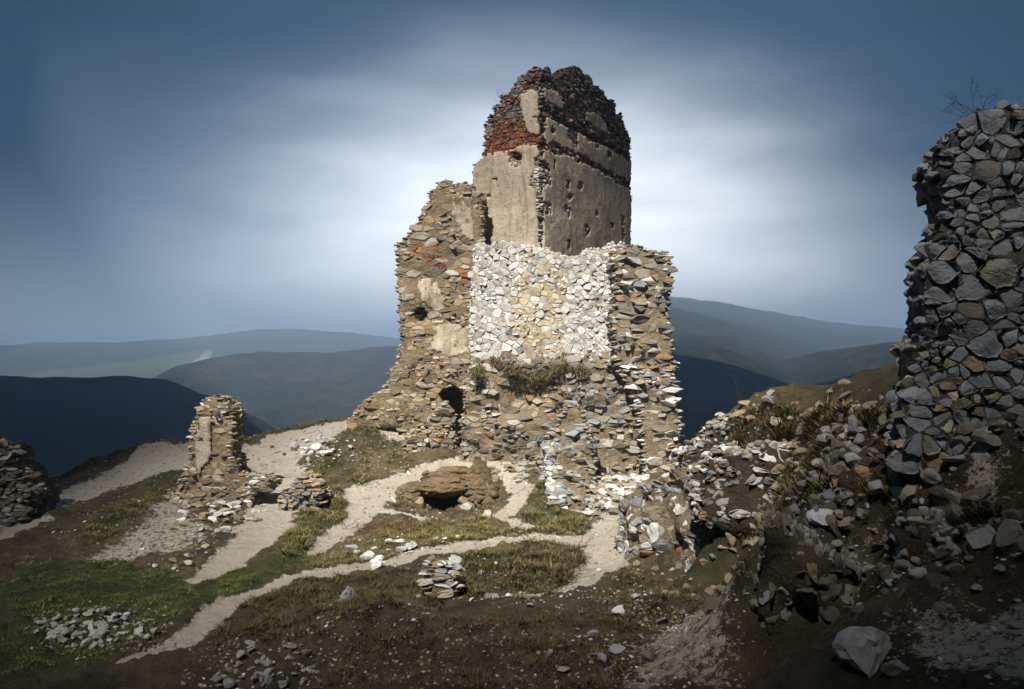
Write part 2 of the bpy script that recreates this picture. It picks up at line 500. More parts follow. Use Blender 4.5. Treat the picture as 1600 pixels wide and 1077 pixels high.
def wall(T, O, U, outline, thick, cw, ch, prot, tintf, disp=0.08, dsc=0.7, seed=1, plaster=(), recess=(), joint=0.018,
         core=M_MORTAR_TAN, step=None, crest=True, detail=0, drop=0.2, name='rubble_core', skip=(), crestpal=None,
         edge_noise=0.12, tilt=0.5, crest_depth=1.3, crest_size=1.0, stones=True, core_h=-0.03, big=0.0, jv=.36, gaps=0.03):
    O = np.array(O, float); U = np.array(U, float); N = np.array([U[1], -U[0], 0.0]); Z = np.array([0, 0, 1.0])
    step = step or max(0.16, min(0.3, ch))
    poly = outline
    us = [p[0] for p in poly]; vs = [p[1] for p in poly]
    ub = (min(us)-.3, max(us)+.3); vb = (min(vs)-.3, max(vs)+.3)
    def D(u, v):
        d = disp*fbm(u*dsc, v*dsc, 4, seed)
        for rp, rd in recess:
            d = d-rd*inpoly(u, v, rp)
        return d
    def P(u, v, h):
        u = np.asarray(u); v = np.asarray(v)
        return O+np.outer(u, U)+np.outer(v, Z)+np.outer(D(u, v)+h, N)
    def mask(u, v):
        return inpoly(u+edge_noise*fbm(u*1.9, v*1.9, 2, seed+5), v+edge_noise*fbm(u*1.9, v*1.9, 2, seed+9), poly)
    r = grid_solid(mask, lambda u, v: P(u, v, core_h), lambda u, v: P(u, v, 0)-np.outer(np.full(len(u), thick)+D(u, v), N), ub, vb, step)
    if r is None: return
    V, Q, edges = r
    T.part(name, V, Q, core)
    def inplaster(u, v):
        k = np.zeros(np.shape(u), bool)
        for pl in plaster:
            k |= inpoly(np.asarray(u)+0.22*fbm(np.asarray(u)*1.3, np.asarray(v)*1.3, 4, seed+21), np.asarray(v)+0.22*fbm(np.asarray(u)*1.3, np.asarray(v)*1.3, 4, seed+33), pl['poly'])
            for hp in pl.get('holes', ()):
                k &= ~inpoly(np.asarray(u)+0.1*fbm(np.asarray(u)*4, np.asarray(v)*4, 2, seed+2), np.asarray(v)+0.1*fbm(np.asarray(u)*4, np.asarray(v)*4, 2, seed+3), hp)
        return k & mask(np.asarray(u), np.asarray(v))
    if plaster:
        off = plaster[0].get('off', 0.07)
        r2 = grid_solid(inplaster, lambda u, v: P(u, v, off+0.035*fbm(u*1.1, v*1.1, 4, seed+50)+0.012*fbm(u*6, v*6, 2, seed+51)), lambda u, v: P(u, v, -0.06), ub, vb, 0.10)
        if r2: T.part('plaster', r2[0], r2[1], M_PLASTER, flat=False if False else True)
    view = O/np.linalg.norm(O)
    if stones:
        def keep(u, v):
            k = mask(u, v)
            if plaster: k &= ~inplaster(u, v)
            for q in skip: k &= ~inpoly(u, v, q)
            return k & (rng.random(np.shape(u)) > gaps)
        for c in voronoi(ub[0], ub[1], vb[0], vb[1], cw, ch, keep, drop, jv=jv, big=big, seed=seed):
            g = c.mean(0)
            rel = c-g; rad = np.sqrt((rel**2).sum(1)); mr = rad.mean()
            area = 0.5*abs(np.dot(c[:, 0], np.roll(c[:, 1], 1))-np.dot(c[:, 1], np.roll(c[:, 0], 1)))
            if area < 0.12*cw*ch: continue
            if detail:
                nx = np.roll(rel, -1, 0)
                rel = np.vstack([np.stack([rel*0.8+nx*0.2, rel*0.2+nx*0.8], 1).reshape(-1, 2)])
                if detail > 1:
                    nx = np.roll(rel, -1, 0)
                    rel = np.stack([rel, (rel+nx)/2*rng.uniform(0.93, 1.05, (len(rel), 1))], 1).reshape(-1, 2)
            n = len(rel)
            p = prot[0]+(prot[1]-prot[0])*rng.random()**1.6
            tx, ty = rng.normal(scale=tilt, size=2)
            k = max(0.6, 1-joint/mr)
            rings = [(k, -0.09), (k*rng.uniform(.95, 1.0), 0.6*p), (k*rng.uniform(.78, .9), 0.93*p)]
            if detail: rings.append((k*rng.uniform(.4, .52), 1.02*p))
            uvs = []; hs = []
            cut = None
            if detail:
                if detail > 1: rings = [rings[0], rings[1], (k*.86, .92*p), (k*.66, p), (k*.44, p), (k*.22, p)]
                cut = [(rng.uniform(0, 6.283), rng.uniform(.25, 1.1), rng.uniform(.75, 1.25)) for _ in range(4)]
            for ri, (s, h) in enumerate(rings):
                q = rel*s
                if ri: q = q*rng.uniform(0.93, 1.06, (n, 1))
                hh = np.full(n, h)
                if ri: hh = h+p*(tx*q[:, 0]+ty*q[:, 1])/mr*0.6+rng.uniform(-.14, .14, n)*p
                if cut and ri > 1:
                    hh = np.full(n, 1.15*p)
                    for an, slp, lim in cut:
                        hh = np.minimum(hh, p*(lim-slp*(q[:, 0]*math.cos(an)+q[:, 1]*math.sin(an))/mr))
                    hh = np.maximum(hh, .25*p)+rng.uniform(-.05, .05, n)*p
                uvs.append(q+g); hs.append(hh)
            uvs.append(g[None]); hs.append(np.array([hs[-1].mean()]))
            uv = np.vstack(uvs); h = np.concatenate(hs)
            v = P(uv[:, 0], uv[:, 1], h)
            f = []
            for ri in range(len(rings)-1):
                for a in range(n):
                    b = (a+1) % n
                    f.append((ri*n+a, ri*n+b, (ri+1)*n+b, (ri+1)*n+a))
            top = (len(rings)-1)*n; ce = len(rings)*n
            f += [(top+a, top+(a+1) % n, ce) for a in range(n)]
            T.stone(v, f, tintf(g[0], g[1]), area/np.dot(v[-1], v[-1]))
    if crest:
        pal = crestpal or None
        for ei, (eu, ev, nx, ny) in enumerate(edges):
            if ei == 2: continue
            keep = rng.random(len(eu)) < min(1.0, step/(cw*0.55 if ei == 3 else ch*0.9))
            for u, v, a, b in zip(eu[keep], ev[keep], nx[keep], ny[keep]):
                if v < vb[0]+0.5: continue
                dep = 0.05
                while dep < min(thick, crest_depth):
                    s = np.array([cw*rng.uniform(.4, .8), cw*rng.uniform(.4, .75), ch*rng.uniform(.45, .8)])*crest_size
                    cv, cf = CHUNKS[rng.integers(len(CHUNKS))] if detail else CHUNKS0[rng.integers(len(CHUNKS0))]
                    R = rot3(rng.uniform(0, 6.28), abs(rng.normal(scale=0.25)))
                    ctr = P([u+rng.uniform(-.1, .1)], [v+rng.uniform(-.08, .05)], -dep)[0]
                    vv = (cv*s)@R.T+ctr
                    t = pick(pal) if pal else tintf(u, v)
                    T.stone(vv, cf, t, 1.2*s[0]*s[2]/np.dot(ctr, ctr)*(1.6 if dep < 0.2 else 0.3))
                    dep += cw*rng.uniform(.8, 1.3)

def chunk_at(T, ctr, size, pal, level=1, tilt=0.3, score=1.0, flat=0.6):
    lib = BIG if level == 2 else CHUNKS if level else CHUNKS0
    cv, cf = lib[rng.integers(len(lib))]
    s = np.array([rng.uniform(.8, 1.25), rng.uniform(.7, 1.1), flat*rng.uniform(.7, 1.2)])*size
    v = (cv*s)@rot3(rng.uniform(0, 6.28), abs(rng.normal(scale=tilt))).T+np.array(ctr)
    T.stone(v, cf, pick(pal), score*size*size/max(1.0, np.dot(ctr, ctr)))


# ------------------------------------------------------------------ terrain
CTRL = [  # photo pixel and metres ahead of the eye
 (0,1077,14.5),(300,1077,14.3),(600,1077,14),(800,1077,13.5),(950,1077,12.5),(1100,1077,11.5),(1185,1075,12.1),
 (1290,1077,9.3),(1350,1046,9.2),(1450,1077,8.3),(1600,1077,7.5),(1600,950,9),(1450,965,9.8),(1300,960,11.3),(1370,905,11.5),(1500,900,10),
 (1250,872,12.8),(1215,838,13.8),(1300,760,15),(1450,720,13.5),(1550,770,11.5),(1600,720,11.3),(1420,642,14),(1480,650,12.8),(1330,652,17),(1400,800,13),
 (1190,650,22),(1260,652,19.5),(1100,690,24),(1055,735,25.2),(1250,690,19),(1150,760,20.5),(1230,790,16.5),(1120,800,20.3),(1180,850,16.5),
 (967,872,25),(940,890,23.5),(940,830,28.5),(900,842,27.4),(800,850,26.6),(700,865,25.2),(520,895,22.8),(400,922,21.1),(300,990,17.7),(220,1030,16),
 (850,880,24),(760,900,22.9),(900,915,21.5),(700,945,19.8),(600,960,19.2),(1000,895,22),(1050,940,18.6),(1140,925,17.8),(1182,912,16.4),(1080,1000,14.6),
 (850,1000,16.6),(700,1010,16.3),(580,952,18.4),(540,1030,15.6),(450,1000,17.2),
 (150,900,22.3),(20,900,22),(150,985,17.7),(0,960,19),(250,860,25.3),(300,830,28),(330,808,31),(200,800,30),(100,800,30),(130,770,34),(40,815,29),
 (180,740,37.5),(260,700,41),(220,691,43),(90,747,40),(60,757,41),(390,692,41),(310,690,43),(440,675,43),(520,661,45),(600,657,43),(635,664,41.5),
 (420,750,35.5),(400,800,31),(440,720,38.5),(330,900,22.7),
 (500,684,40.5),(560,673,39.5),(510,703,38),(600,690,39.3),(470,735,36.5),(455,800,31.3),(520,800,31.5),(560,740,36),(600,722,37.5),(490,862,25.6),
 (570,782,33),(600,803,31.6),(640,738,36.3),(700,727,37.2),(780,723,37),(818,765,33.8),(790,800,32),(720,814,31.3),(650,812,31.4),(600,760,34.6),
 (690,792,34.3),(740,786,34.6),(780,778,34.9),(690,757,36.2),(760,750,36.4),
 (830,802,31.3),(880,812,30.6),(950,800,31.6),(960,752,36),(990,745,36.2),(920,832,28.5),(1010,800,29.6),(1030,760,32),
 (600,852,26.7),(560,872,24.8),(640,880,24.0),
]
PTS = np.array([((px-CX)/F*d, d, (HY-py)/F*d) for px, py, d in CTRL] + [
 (0, 0, -1.75), (-6, 0, -2.0), (6, 0, -1.75), (0, 4.5, -2.75), (-5, 5, -3.3), (3, 5, -2.75), (6, 4, -2.2), (9, 6, -1.8), (-1, 9, -4.35), (-6, 9, -4.5), (3.6, 8.6, -4.0),
 (14, 14, .2), (9.5, 12, -.7), (20, 20, .6), (12, 24, -1.6), (16, 30, -3.2), (12, 34, -4.6), (8, 31, -4.9), (13, 18.5, -0.6),
 (-24, 47, -9.5), (-17, 48, -8), (-10, 49, -6.5), (-5, 49, -5), (0, 46, -4.5), (6, 47, -5), (10, 42, -6), (2, 41, -4.6), (-3, 41, -4.0), (15, 42, -9),
 (-30, 40, -9), (-30, 30, -7), (-30, 18, -6.6), (-20, 12, -6.2), (-14, 6, -4.5), (22, 32, -5), (24, 10, 1.0)])
def _cut(A, U, rows):
    U = np.array(U)/np.linalg.norm(U); N = np.array([U[1], -U[0]])
    return [(*(np.array(A)+U*s+N*o), z) for s, o, z in rows]
PTS = np.vstack([PTS,
 _cut((3.42, 25.2), (.40, -.917), [(0, .5, -6.05), (1.5, .5, -6.05), (3, .5, -6.0), (4.5, .5, -5.7), (6, .5, -5.3), (1.5, 1.5, -6.05), (3.5, 1.5, -5.95), (5, 1.5, -5.6),
   (.3, -1.1, -4.4), (1.6, -1.1, -3.9), (3, -1.1, -3.5), (4.5, -1.1, -3.5), (6, -1.1, -3.7)]),
 _cut((3.95, 12.5), (.93, -.37), [(-.3, .6, -5.05), (.4, .5, -5.0), (1.1, .5, -4.8), (0, -.9, -2.9), (.8, -.9, -3.0), (1.5, -.9, -3.1)])])
MQ = 0.8
def _phi(r2): return np.sqrt(r2+MQ*MQ)
def _fit():
    x, y, z = PTS.T
    A = _phi((x[:, None]-x)**2+(y[:, None]-y)**2)
    n = len(x); B = np.zeros((n+3, n+3)); B[:n, :n] = A-np.eye(n)*0.10
    B[:n, n] = 1; B[:n, n+1] = x; B[:n, n+2] = y; B[n, :n] = 1; B[n+1, :n] = x; B[n+2, :n] = y
    return np.linalg.solve(B, np.concatenate([z, [0, 0, 0]]))
WGT = _fit()
DOM = (-31.0, 24.0, 0.0, 48.0)
VALLEY = -170.0
RIDGES = [  # (profile in photo pixels, crest distance, front slope)
 ([(-1400, 560), (-600, 548), (-200, 545), (0, 541), (110, 535), (200, 536), (300, 529), (350, 521), (400, 516), (470, 514), (540, 519), (625, 529), (740, 520), (850, 495), (950, 470), (1000, 463), (1045, 467), (1120, 474), (1200, 488), (1300, 505), (1410, 515), (1600, 530), (2200, 545), (3000, 555)], 4300, 0.13),
 ([(-1400, 760), (300, 760), (900, 680), (1000, 645), (1060, 618), (1120, 600), (1200, 572), (1280, 552), (1350, 540), (1410, 533), (1600, 520), (2000, 530), (3000, 545)], 2300, 0.30),
 ([(-1400, 760), (150, 640), (230, 600), (270, 577), (330, 562), (400, 552), (450, 552), (520, 551), (560, 546), (590, 543), (625, 541), (700, 545), (800, 560), (950, 600), (1100, 700), (3000, 760)], 2350, 0.30),
 ([(-1400, 570), (-300, 580), (0, 588), (100, 586), (200, 586), (260, 592), (330, 618), (400, 652), (450, 680), (520, 720), (700, 800), (3000, 850)], 1450, 0.32),
]
def far_h(x, y):
    r = np.hypot(x, y); a = np.arctan2(x, y)
    a = np.clip(a, -1.06, 1.06)
    px = CX+F*np.tan(a)
    z = np.full(np.shape(x), VALLEY)
    for prof, D, sl in RIDGES:
        pp = np.array(prof, float)
        elv = (HY-np.interp(px, pp[:, 0], pp[:, 1]))/F*np.cos(a)
        Dd = D*(1+0.10*fbm(a*3.0, a*0+D, 3, 3))
        zr = elv*Dd
        dr = r-Dd
        t = zr-sl*(np.sqrt(dr*dr+(0.05*D)**2)-0.05*D)*np.where(dr > 0, 1.3, 1.0)*(1+0.25*fbm(x/450, y/450, 3, int(D)))
        z = np.maximum(z, t)
    return z+np.where(r > 200, 1, 0)*((3.0+r*0.0011)*fbm(x/55, y/55, 3, 8)+9*fbm(x/260, y/260, 3, 18)*smooth(r, 700, 1500))*smooth(r, 200, 700)
def near_h(x, y):
    xs = np.asarray(x, float); ys = np.asarray(y, float)
    shp = xs.shape; xs = xs.ravel(); ys = ys.ravel()
    xc = np.clip(xs, DOM[0], DOM[1]); yc = np.clip(ys, DOM[2], DOM[3])
    z = np.empty(len(xs)); px, py, _ = PTS.T; n = len(px)
    for s in range(0, len(xs), 60000):
        q = slice(s, s+60000)
        z[q] = _phi((xc[q, None]-px)**2+(yc[q, None]-py)**2)@WGT[:n]+WGT[n]+WGT[n+1]*xc[q]+WGT[n+2]*yc[q]
    # the cave mouth and the cut bank behind it
    d = np.hypot((xs+3.1)/0.8, (ys-33.45)/0.72)
    z -= 2.6*(1-smooth(d, 0.55, 1.05))
    z += 0.55*np.exp(-(((xs+3.0)/1.1)**2+((ys-17.0)/0.9)**2))+0.25*np.exp(-(((xs+1.2)/1.6)**2+((ys-15.6)/0.8)**2))
    e = np.hypot((xs+1.9)/2.3, (ys-34.9)/1.2)
    z -= 0.55*(1-smooth(e, 0.3, 1.1))
    out = np.hypot(xs-xc, np.maximum(ys-yc, 0))
    z -= 0.62*out*smooth(out, -2, 6)
    return z.reshape(shp)
def H0(x, y):
    return np.maximum(near_h(x, y), far_h(x, y)-40*(1-smooth(np.hypot(x, y), 60, 160)))

def hit(px, py, dmax=60.0):
    """where the line of sight meets the bare ground"""
    y = np.arange(5.0, dmax, 0.1); rx = (px-CX)/F; rz = (HY-py)/F
    d = near_h(rx*y, y)-rz*y
    k = np.nonzero(d > 0)[0]
    i = k[0] if len(k) else len(y)-1
    return np.array([rx*y[i], y[i]])
def hits(pts): return [hit(*p) for p in pts]
def seg_dist(x, y, pl, wid):
    """signed 0..1 cover of a track given as points and widths"""
    best = np.full(x.shape, 9.0)
    for (p, q, a, b) in zip(pl[:-1], pl[1:], wid[:-1], wid[1:]):
        dx, dy = q-p; L = dx*dx+dy*dy+1e-9
        m = (np.abs(x-(p[0]+q[0])/2) < abs(dx)/2+3) & (np.abs(y-(p[1]+q[1])/2) < abs(dy)/2+3)
        if not m.any(): continue
        t = np.clip(((x[m]-p[0])*dx+(y[m]-p[1])*dy)/L, 0, 1)
        d = np.hypot(x[m]-p[0]-t*dx, y[m]-p[1]-t*dy)/((a+(b-a)*t)/2)
        best[m] = np.minimum(best[m], d)
    return best

TRACKS = [
 ([(200,1040,.5),(300,988,.55),(350,952,.6),(400,923,.6),(450,906,.5),(520,893,.8),(600,877,.8),(680,862,.9),(760,850,1.0),(850,842,1.2),(930,838,1.5),(965,815,1.2)]),
 ([(945,830,1.4),(948,858,1.2),(940,893,1.0)]),
 ([(940,888,1.0),(915,910,.5),(860,925,.4),(760,935,.3)]),
 ([(305,908,.5),(350,885,.9),(390,850,1.3),(415,810,1.5),(440,770,1.6),(432,740,1.8),(425,712,2.4),(460,692,3.0),(510,673,2.6),(560,661,2.2),(620,662,1.8)]),
 ([(488,864,.4),(530,832,.7),(568,800,.9),(575,775,1.6),(620,752,.9),(680,732,.8),(720,724,.7)]),
 ([(590,800,.7),(640,808,.5),(700,816,.45),(760,813,.5),(800,816,.6),(818,828,.6)]),
 ([(775,722,.7),(800,740,.8),(820,764,.9),(808,788,.8),(788,804,.7)]),
 ([(905,790,.8),(960,752,1.6),(985,748,1.4)]),
]
SANDS = [
 ([(225,693),(300,693),(385,693),(450,688),(405,722),(300,733),(240,742),(180,765),(120,790),(60,822),(0,850),(0,800),(60,785),(110,762),(180,732)], 0.95),
 ([(270,755),(300,760),(330,835),(320,855),(260,868),(200,878),(150,868),(200,830)], 0.60),
 ([(400,700),(470,680),(480,700),(450,740),(400,735)], 0.75),
 ([(1178,916),(1183,985),(1110,1074),(960,1074),(1005,1000),(1095,948),(1140,930)], 0.58),
 ([(1430,690),(1590,700),(1590,815),(1500,780),(1445,735)], 0.66),
 ([(1375,960),(1480,935),(1660,925),(1660,1076),(1385,1076)], 0.62),
 ([(1265,862),(1340,820),(1400,850),(1330,890)], 0.6),
 ([(560,660),(640,662),(640,690),(600,690)], 0.7),
 ([(930,800),(990,790),(975,840),(940,840)], 0.7),
 ([(0,880),(25,880),(20,950),(0,960)], 0.55),
]
GREENS = [
 ([(10,885),(130,880),(300,905),(420,875),(520,850),(480,885),(400,912),(300,978),(200,1025),(100,1060),(0,1065),(0,960)], 0.8),
 ([(820,790),(850,760),(870,800),(900,815),(960,825),(900,835),(830,832),(800,815)], 0.75),
 ([(150,800),(240,745),(300,735),(290,755),(220,800),(160,850),(110,850)], 0.65),
 ([(530,670),(600,672),(640,690),(560,700)], 0.7),
 ([(450,800),(560,780),(560,800),(520,830),(440,880),(400,890)], 0.8),
 ([(470,715),(540,715),(550,745),(490,745)], 0.6),
 ([(700,830),(800,822),(820,840),(700,860)], 0.5),
 ([(1100,690),(1150,660),(1180,700),(1120,760)], 0.55),
 ([(1190,780),(1260,770),(1260,810),(1200,830)], 0.5),
 ([(700,870),(900,850),(910,900),(800,920),(720,900)], 0.35),
]
DRYS = [
 ([(470,860),(600,815),(800,825),(700,862),(560,890),(480,890)], 0.85),
 ([(600,735),(720,735),(800,745),(810,785),(700,795),(610,790)], 0.75),
 ([(540,700),(620,690),(720,715),(700,735),(600,745),(560,755)], 0.7),
 ([(450,670),(560,668),(560,745),(470,745)], 0.5),
 ([(820,740),(870,740),(880,800),(830,800)], 0.6),
 ([(1080,690),(1400,640),(1400,660),(1250,700),(1100,740)], 0.5),
 ([(700,865),(910,845),(920,905),(720,925)], 0.35),
]
TR = [([hit(p[0], p[1]) for p in t], [p[2]*1.25 for p in t]) for t in TRACKS]
SA = [(hits(p), w_) for p, w_ in SANDS]; GR = [(hits(p), w_) for p, w_ in GREENS]; DR = [(hits(p), w_) for p, w_ in DRYS]
def soft_poly(x, y, poly, r, wn):
    p = np.array(poly); lo = p.min(0)-1.5*r; hi = p.max(0)+1.5*r
    k = np.zeros(x.shape)
    m = (x > lo[0]) & (x < hi[0]) & (y > lo[1]) & (y < hi[1])
    if not m.any(): return k
    wx = x[m]+r*wn[0][m]; wy = y[m]+r*wn[1][m]; t = 0
    for ox, oy in ((0, 0), (.3, 0), (-.3, 0), (0, .4), (0, -.4)): t = t+inpoly(wx+ox*r, wy+oy*r, poly)
    k[m] = t/5.0
    return k
def cover_slow(x, y):
    sand = np.zeros(x.shape)
    wn = (0.55*fbm(x*0.9, y*0.9, 4, 71)+.25*fbm(x*4, y*4, 2, 72), 0.8*fbm(x*0.9, y*0.9, 4, 75))
    for pl, wd in TR:
        d = seg_dist(x, y, pl, wd)+0.55*fbm(x*1.1, y*1.1, 4, 40)+.25*fbm(x*5, y*5, 2, 41)
        sand = np.maximum(sand, 1-smooth(d, 0.7, 1.35))
    tracks = sand.copy()
    for pl, k in SA: sand = np.maximum(sand, k*soft_poly(x, y, pl, 1.0, wn))
    green = np.zeros(x.shape); dry = np.zeros(x.shape)
    for pl, k in GR: green = np.maximum(green, k*soft_poly(x, y, pl, 1.2, wn))
    for pl, k in DR: dry = np.maximum(dry, k*soft_poly(x, y, pl, 1.2, wn))
    n = fbm(x*0.45, y*0.45, 4, 90)
    n2 = fbm(x*1.7, y*1.7, 4, 93)
    green = np.clip((np.maximum(green, 0.30+0.25*n)+.22*n2)*(1-tracks), 0, 1)
    inner = smooth(y, 20, 26)*(1-smooth(np.abs(x+2), 11, 16))
    dry = np.clip((np.maximum(dry, 0.22+.28*inner-0.3*n)-.22*n2)*(1-tracks), 0, 1)
    return sand, green, dry, tracks
def H(x, y, sand=None):
    z = H0(x, y)
    r = np.hypot(x, y); k = (1-smooth(r, 60, 120))
    rough = 1.0 if sand is None else 1-0.75*sand
    z = z+k*rough*(0.30*fbm(x*0.7, y*0.7, 4, 11)+0.24*np.abs(fbm(x*1.9, y*1.9, 4, 15))+0.07*np.abs(fbm(x*5, y*5, 3, 12)))
    if sand is not None: z = z-0.07*sand*k
    return z
# cover, height tabulated once on a 10 cm grid
TX0, TY0, TS, TNX, TNY = -42.0, 0.0, 0.1, 861, 621
_ty, _tx = np.meshgrid(TY0+np.arange(TNY)*TS, TX0+np.arange(TNX)*TS)
_tc = cover_slow(_tx.ravel(), _ty.ravel())
_tz = H(_tx.ravel(), _ty.ravel(), _tc[0])
TAB = [a.reshape(TNX, TNY) for a in (*_tc, _tz)]
def look(k, x, y):
    fx = np.clip((np.asarray(x)-TX0)/TS, 0, TNX-1.001); fy = np.clip((np.asarray(y)-TY0)/TS, 0, TNY-1.001)
    i = fx.astype(int); j = fy.astype(int); fx = fx-i; fy = fy-j; A = TAB[k]
    return (A[i, j]*(1-fx)+A[i+1, j]*fx)*(1-fy)+(A[i, j+1]*(1-fx)+A[i+1, j+1]*fx)*fy
def cover(x, y): return [look(k, x, y) for k in range(4)]
def ground_z(x, y): return look(4, np.atleast_1d(np.asarray(x, float)), np.atleast_1d(np.asarray(y, float)))
_hy = np.arange(5.0, 60.0, 0.1)
def hit(px, py):
    rx = (px-CX)/F; rz = (HY-py)/F
    d = look(4, rx*_hy, _hy)-rz*_hy
    k = np.nonzero(d > 0)[0]
    i = k[0] if len(k) else len(_hy)-1
    return np.array([rx*_hy[i], _hy[i]])

def polar(r0, r1, nr, amax, na):
    r = r0*(r1/r0)**np.linspace(0, 1, nr); a = np.linspace(-amax, amax, na)
    A, R = np.meshgrid(a, r, indexing='ij')
    return R*np.sin(A), R*np.cos(A)
def quads(na, nr):
    i = np.arange(na*nr).reshape(na, nr)
    return np.stack([i[:-1, :-1], i[1:, :-1], i[1:, 1:], i[:-1, 1:]], -1)[:, :, ::-1].reshape(-1, 4)
gx, gy = polar(2.2, 95, 560, 1.08, 900)
sh = gx.shape
gs, gg, gd, gt = cover(gx.ravel(), gy.ravel())
gz = H(gx.ravel(), gy.ravel(), gs)
gv = np.stack([gx.ravel(), gy.ravel(), gz], 1)
gq = quads(*sh)
gc = np.stack([gs, gg, gd], 1)
ispath = gt[gq].mean(1) > 0.5
def sub(faces):
    u, inv = np.unique(faces, return_inverse=True); return u, inv.reshape(faces.shape)
for nm, sel in (('ground', ~ispath), ('path', ispath)):
    u, fq = sub(gq[sel])
    add(nm, new_mesh(nm, gv[u], fq, M_GROUND, gc[u], 'cover', flat=False), kind='structure')

hx, hy = polar(90, 9500, 420, 1.08, 900)
hz = H0(hx.ravel(), hy.ravel())
hr = np.hypot(hx, hy).ravel(); hp = CX+F*np.tan(np.arctan2(hx, hy).ravel())
fld = smooth(hr, 2450, 2600)*(1-smooth(hr, 3350, 3500))*smooth(hp+60*fbm(hr/300, hp/80, 2, 4), -150, 20)*(1-smooth(hp, 300, 360))
hv = np.stack([hx.ravel(), hy.ravel(), hz], 1); hq = quads(*hx.shape)
hc = np.stack([fld, fld*0, fld*0], 1)
isf = fld[hq].mean(1) > 0.5
for nm, sel in (('hills', ~isf), ('field', isf)):
    u, fq = sub(hq[sel])
    if len(fq): add(nm, new_mesh(nm, hv[u], fq, M_HILLS, hc[u], 'cover', flat=False), kind='structure')
# the ground behind the eye, down to the same valley
bx, by = polar(0.3, 9500, 160, math.pi, 160)
kp = np.abs(np.arctan2(bx, by)) > 1.06
bz = np.where(np.hypot(bx, by) < 60, near_h(bx, by), np.maximum(VALLEY, near_h(bx, by)))
bq = quads(*bx.shape); bq = bq[kp.ravel()[bq].all(1)]
u, fq = sub(bq)
bv = np.stack([bx.ravel(), by.ravel(), bz.ravel()], 1)
add('terrain', new_mesh('terrain', bv[u], fq, M_GROUND, np.tile((0.05, .3, .3), (len(u), 1)), 'cover', flat=False), kind='structure')

# ------------------------------------------------------------------ air
ZB, ZT = min(hz.min(), bz.min())-1.5, max(hz.max(), 60)+20.0
def box(x0, x1, y0, y1, z0, z1):
    v = [(x, y, z) for x in (x0, x1) for y in (y0, y1) for z in (z0, z1)]
    f = [(0, 1, 3, 2), (4, 6, 7, 5), (0, 4, 5, 1), (2, 3, 7, 6), (0, 2, 6, 4), (1, 5, 7, 3)]
    return v, f
HV, HF = box(-9600, 9600, -9600, 9600, ZB, ZT)
add('haze', new_mesh('haze', HV, HF, volume_mat('haze air', (0.56, 0.76, 1.0), 0.00046, 0.05)), kind='stuff')

# ------------------------------------------------------------------ unseen deck added to shade the scene, gap shaped to light the ruin
zc = 1600.0
GX, GY, RX, RY, ZG = 1.6, 37.3, 16.0, 20.0, -6.0
off = S[:2]/S[2]*(zc-ZG)
na, nr = 200, 70
ca = np.linspace(0, 2*math.pi, na, endpoint=False)
cr = 1.0*(480.0)**(np.linspace(0, 1, nr)**1.3)
CA, CR = np.meshgrid(ca, cr, indexing='ij')
wob = 1+0.12*fbm(np.cos(CA)*1.5+5, np.sin(CA)*1.5, 3, 60)
cx = RX*CR*wob*np.cos(CA)+GX+off[0]; cy = RX*CR*wob*np.sin(CA)*(1+(RY/RX-1)*np.exp(-(CR-1)/6))+GY+off[1]
cy = np.minimum(cy, -60+520*smooth(-cx, 950, 1250)+2300*smooth(-cx, 1900, 2900)+560*smooth(cx, -480, -120)+160*fbm(cx/420, cx*0, 4, 66))   # front edge shaped to choose which hills are shaded
th = 90*smooth(np.log(CR), 0, 3.5)*(1-smooth(CR, 300, 480))+1.0
lo = -0.5*th*(1+.8*fbm(cx/260, cy/260, 4, 62))*smooth(CR, 2, 30); hi = th*(1.0+.5*fbm(cx/300, cy/300, 4, 63))
cx = cx+0.13*(cy-GY-off[1])*np.exp(-(CR-1)/4)
cv = np.vstack([np.stack([(cx+k*S[0]/S[2]).ravel(), (cy+k*S[1]/S[2]).ravel(), (zc+k).ravel()], 1) for k in (lo, hi)])
idx = np.arange(na*nr).reshape(na, nr); nxt = np.roll(idx, -1, 0)
qa = np.stack([idx[:, :-1], idx[:, 1:], nxt[:, 1:], nxt[:, :-1]], -1).reshape(-1, 4)
add('added_cloud', new_mesh('added_cloud', cv, np.vstack([qa, qa[:, ::-1]+na*nr]), M_ADDED_CLOUD, flat=False), kind='structure')

# wisps of mist over the valley
M_MIST = volume_mat('valley mist', (0.97, 0.98, 1.0), 0.03, 0.0)
mv, mf = ico(3)
def mist(px, py, d, rx, rz, lean):
    c = np.array([(px-CX)/F*d, d, (HY-py)/F*d])
    v = mv*np.array([rx, rx, rz])*(1+0.25*fbm(mv[:, 0]*1.5+px, mv[:, 2]*1.5+mv[:, 1], 3, int(px)))[:, None]
    v[:, 0] += lean*v[:, 2]
    add('mist', new_mesh('mist', v+c, mf, M_MIST, flat=False), kind='stuff')
mist(300, 576, 2150, 26, 14, 1.2)
mist(312, 566, 2170, 22, 17, 0.9)
mist(284, 586, 2120, 30, 9, 1.0)
mist(322, 556, 2190, 14, 16, 0.7)

# ------------------------------------------------------------------ the ruin
X = np.array([1.0, 0, 0])
def front(y): return np.array([0, y, 0.0]), X, np.array([0, -1.0, 0])
def pix(y, pts): O, U, N = front(y); return plane_uv(pts, O, U, N)
def region(px0, px1, y): return (px0-CX)/F*y, (px1-CX)/F*y

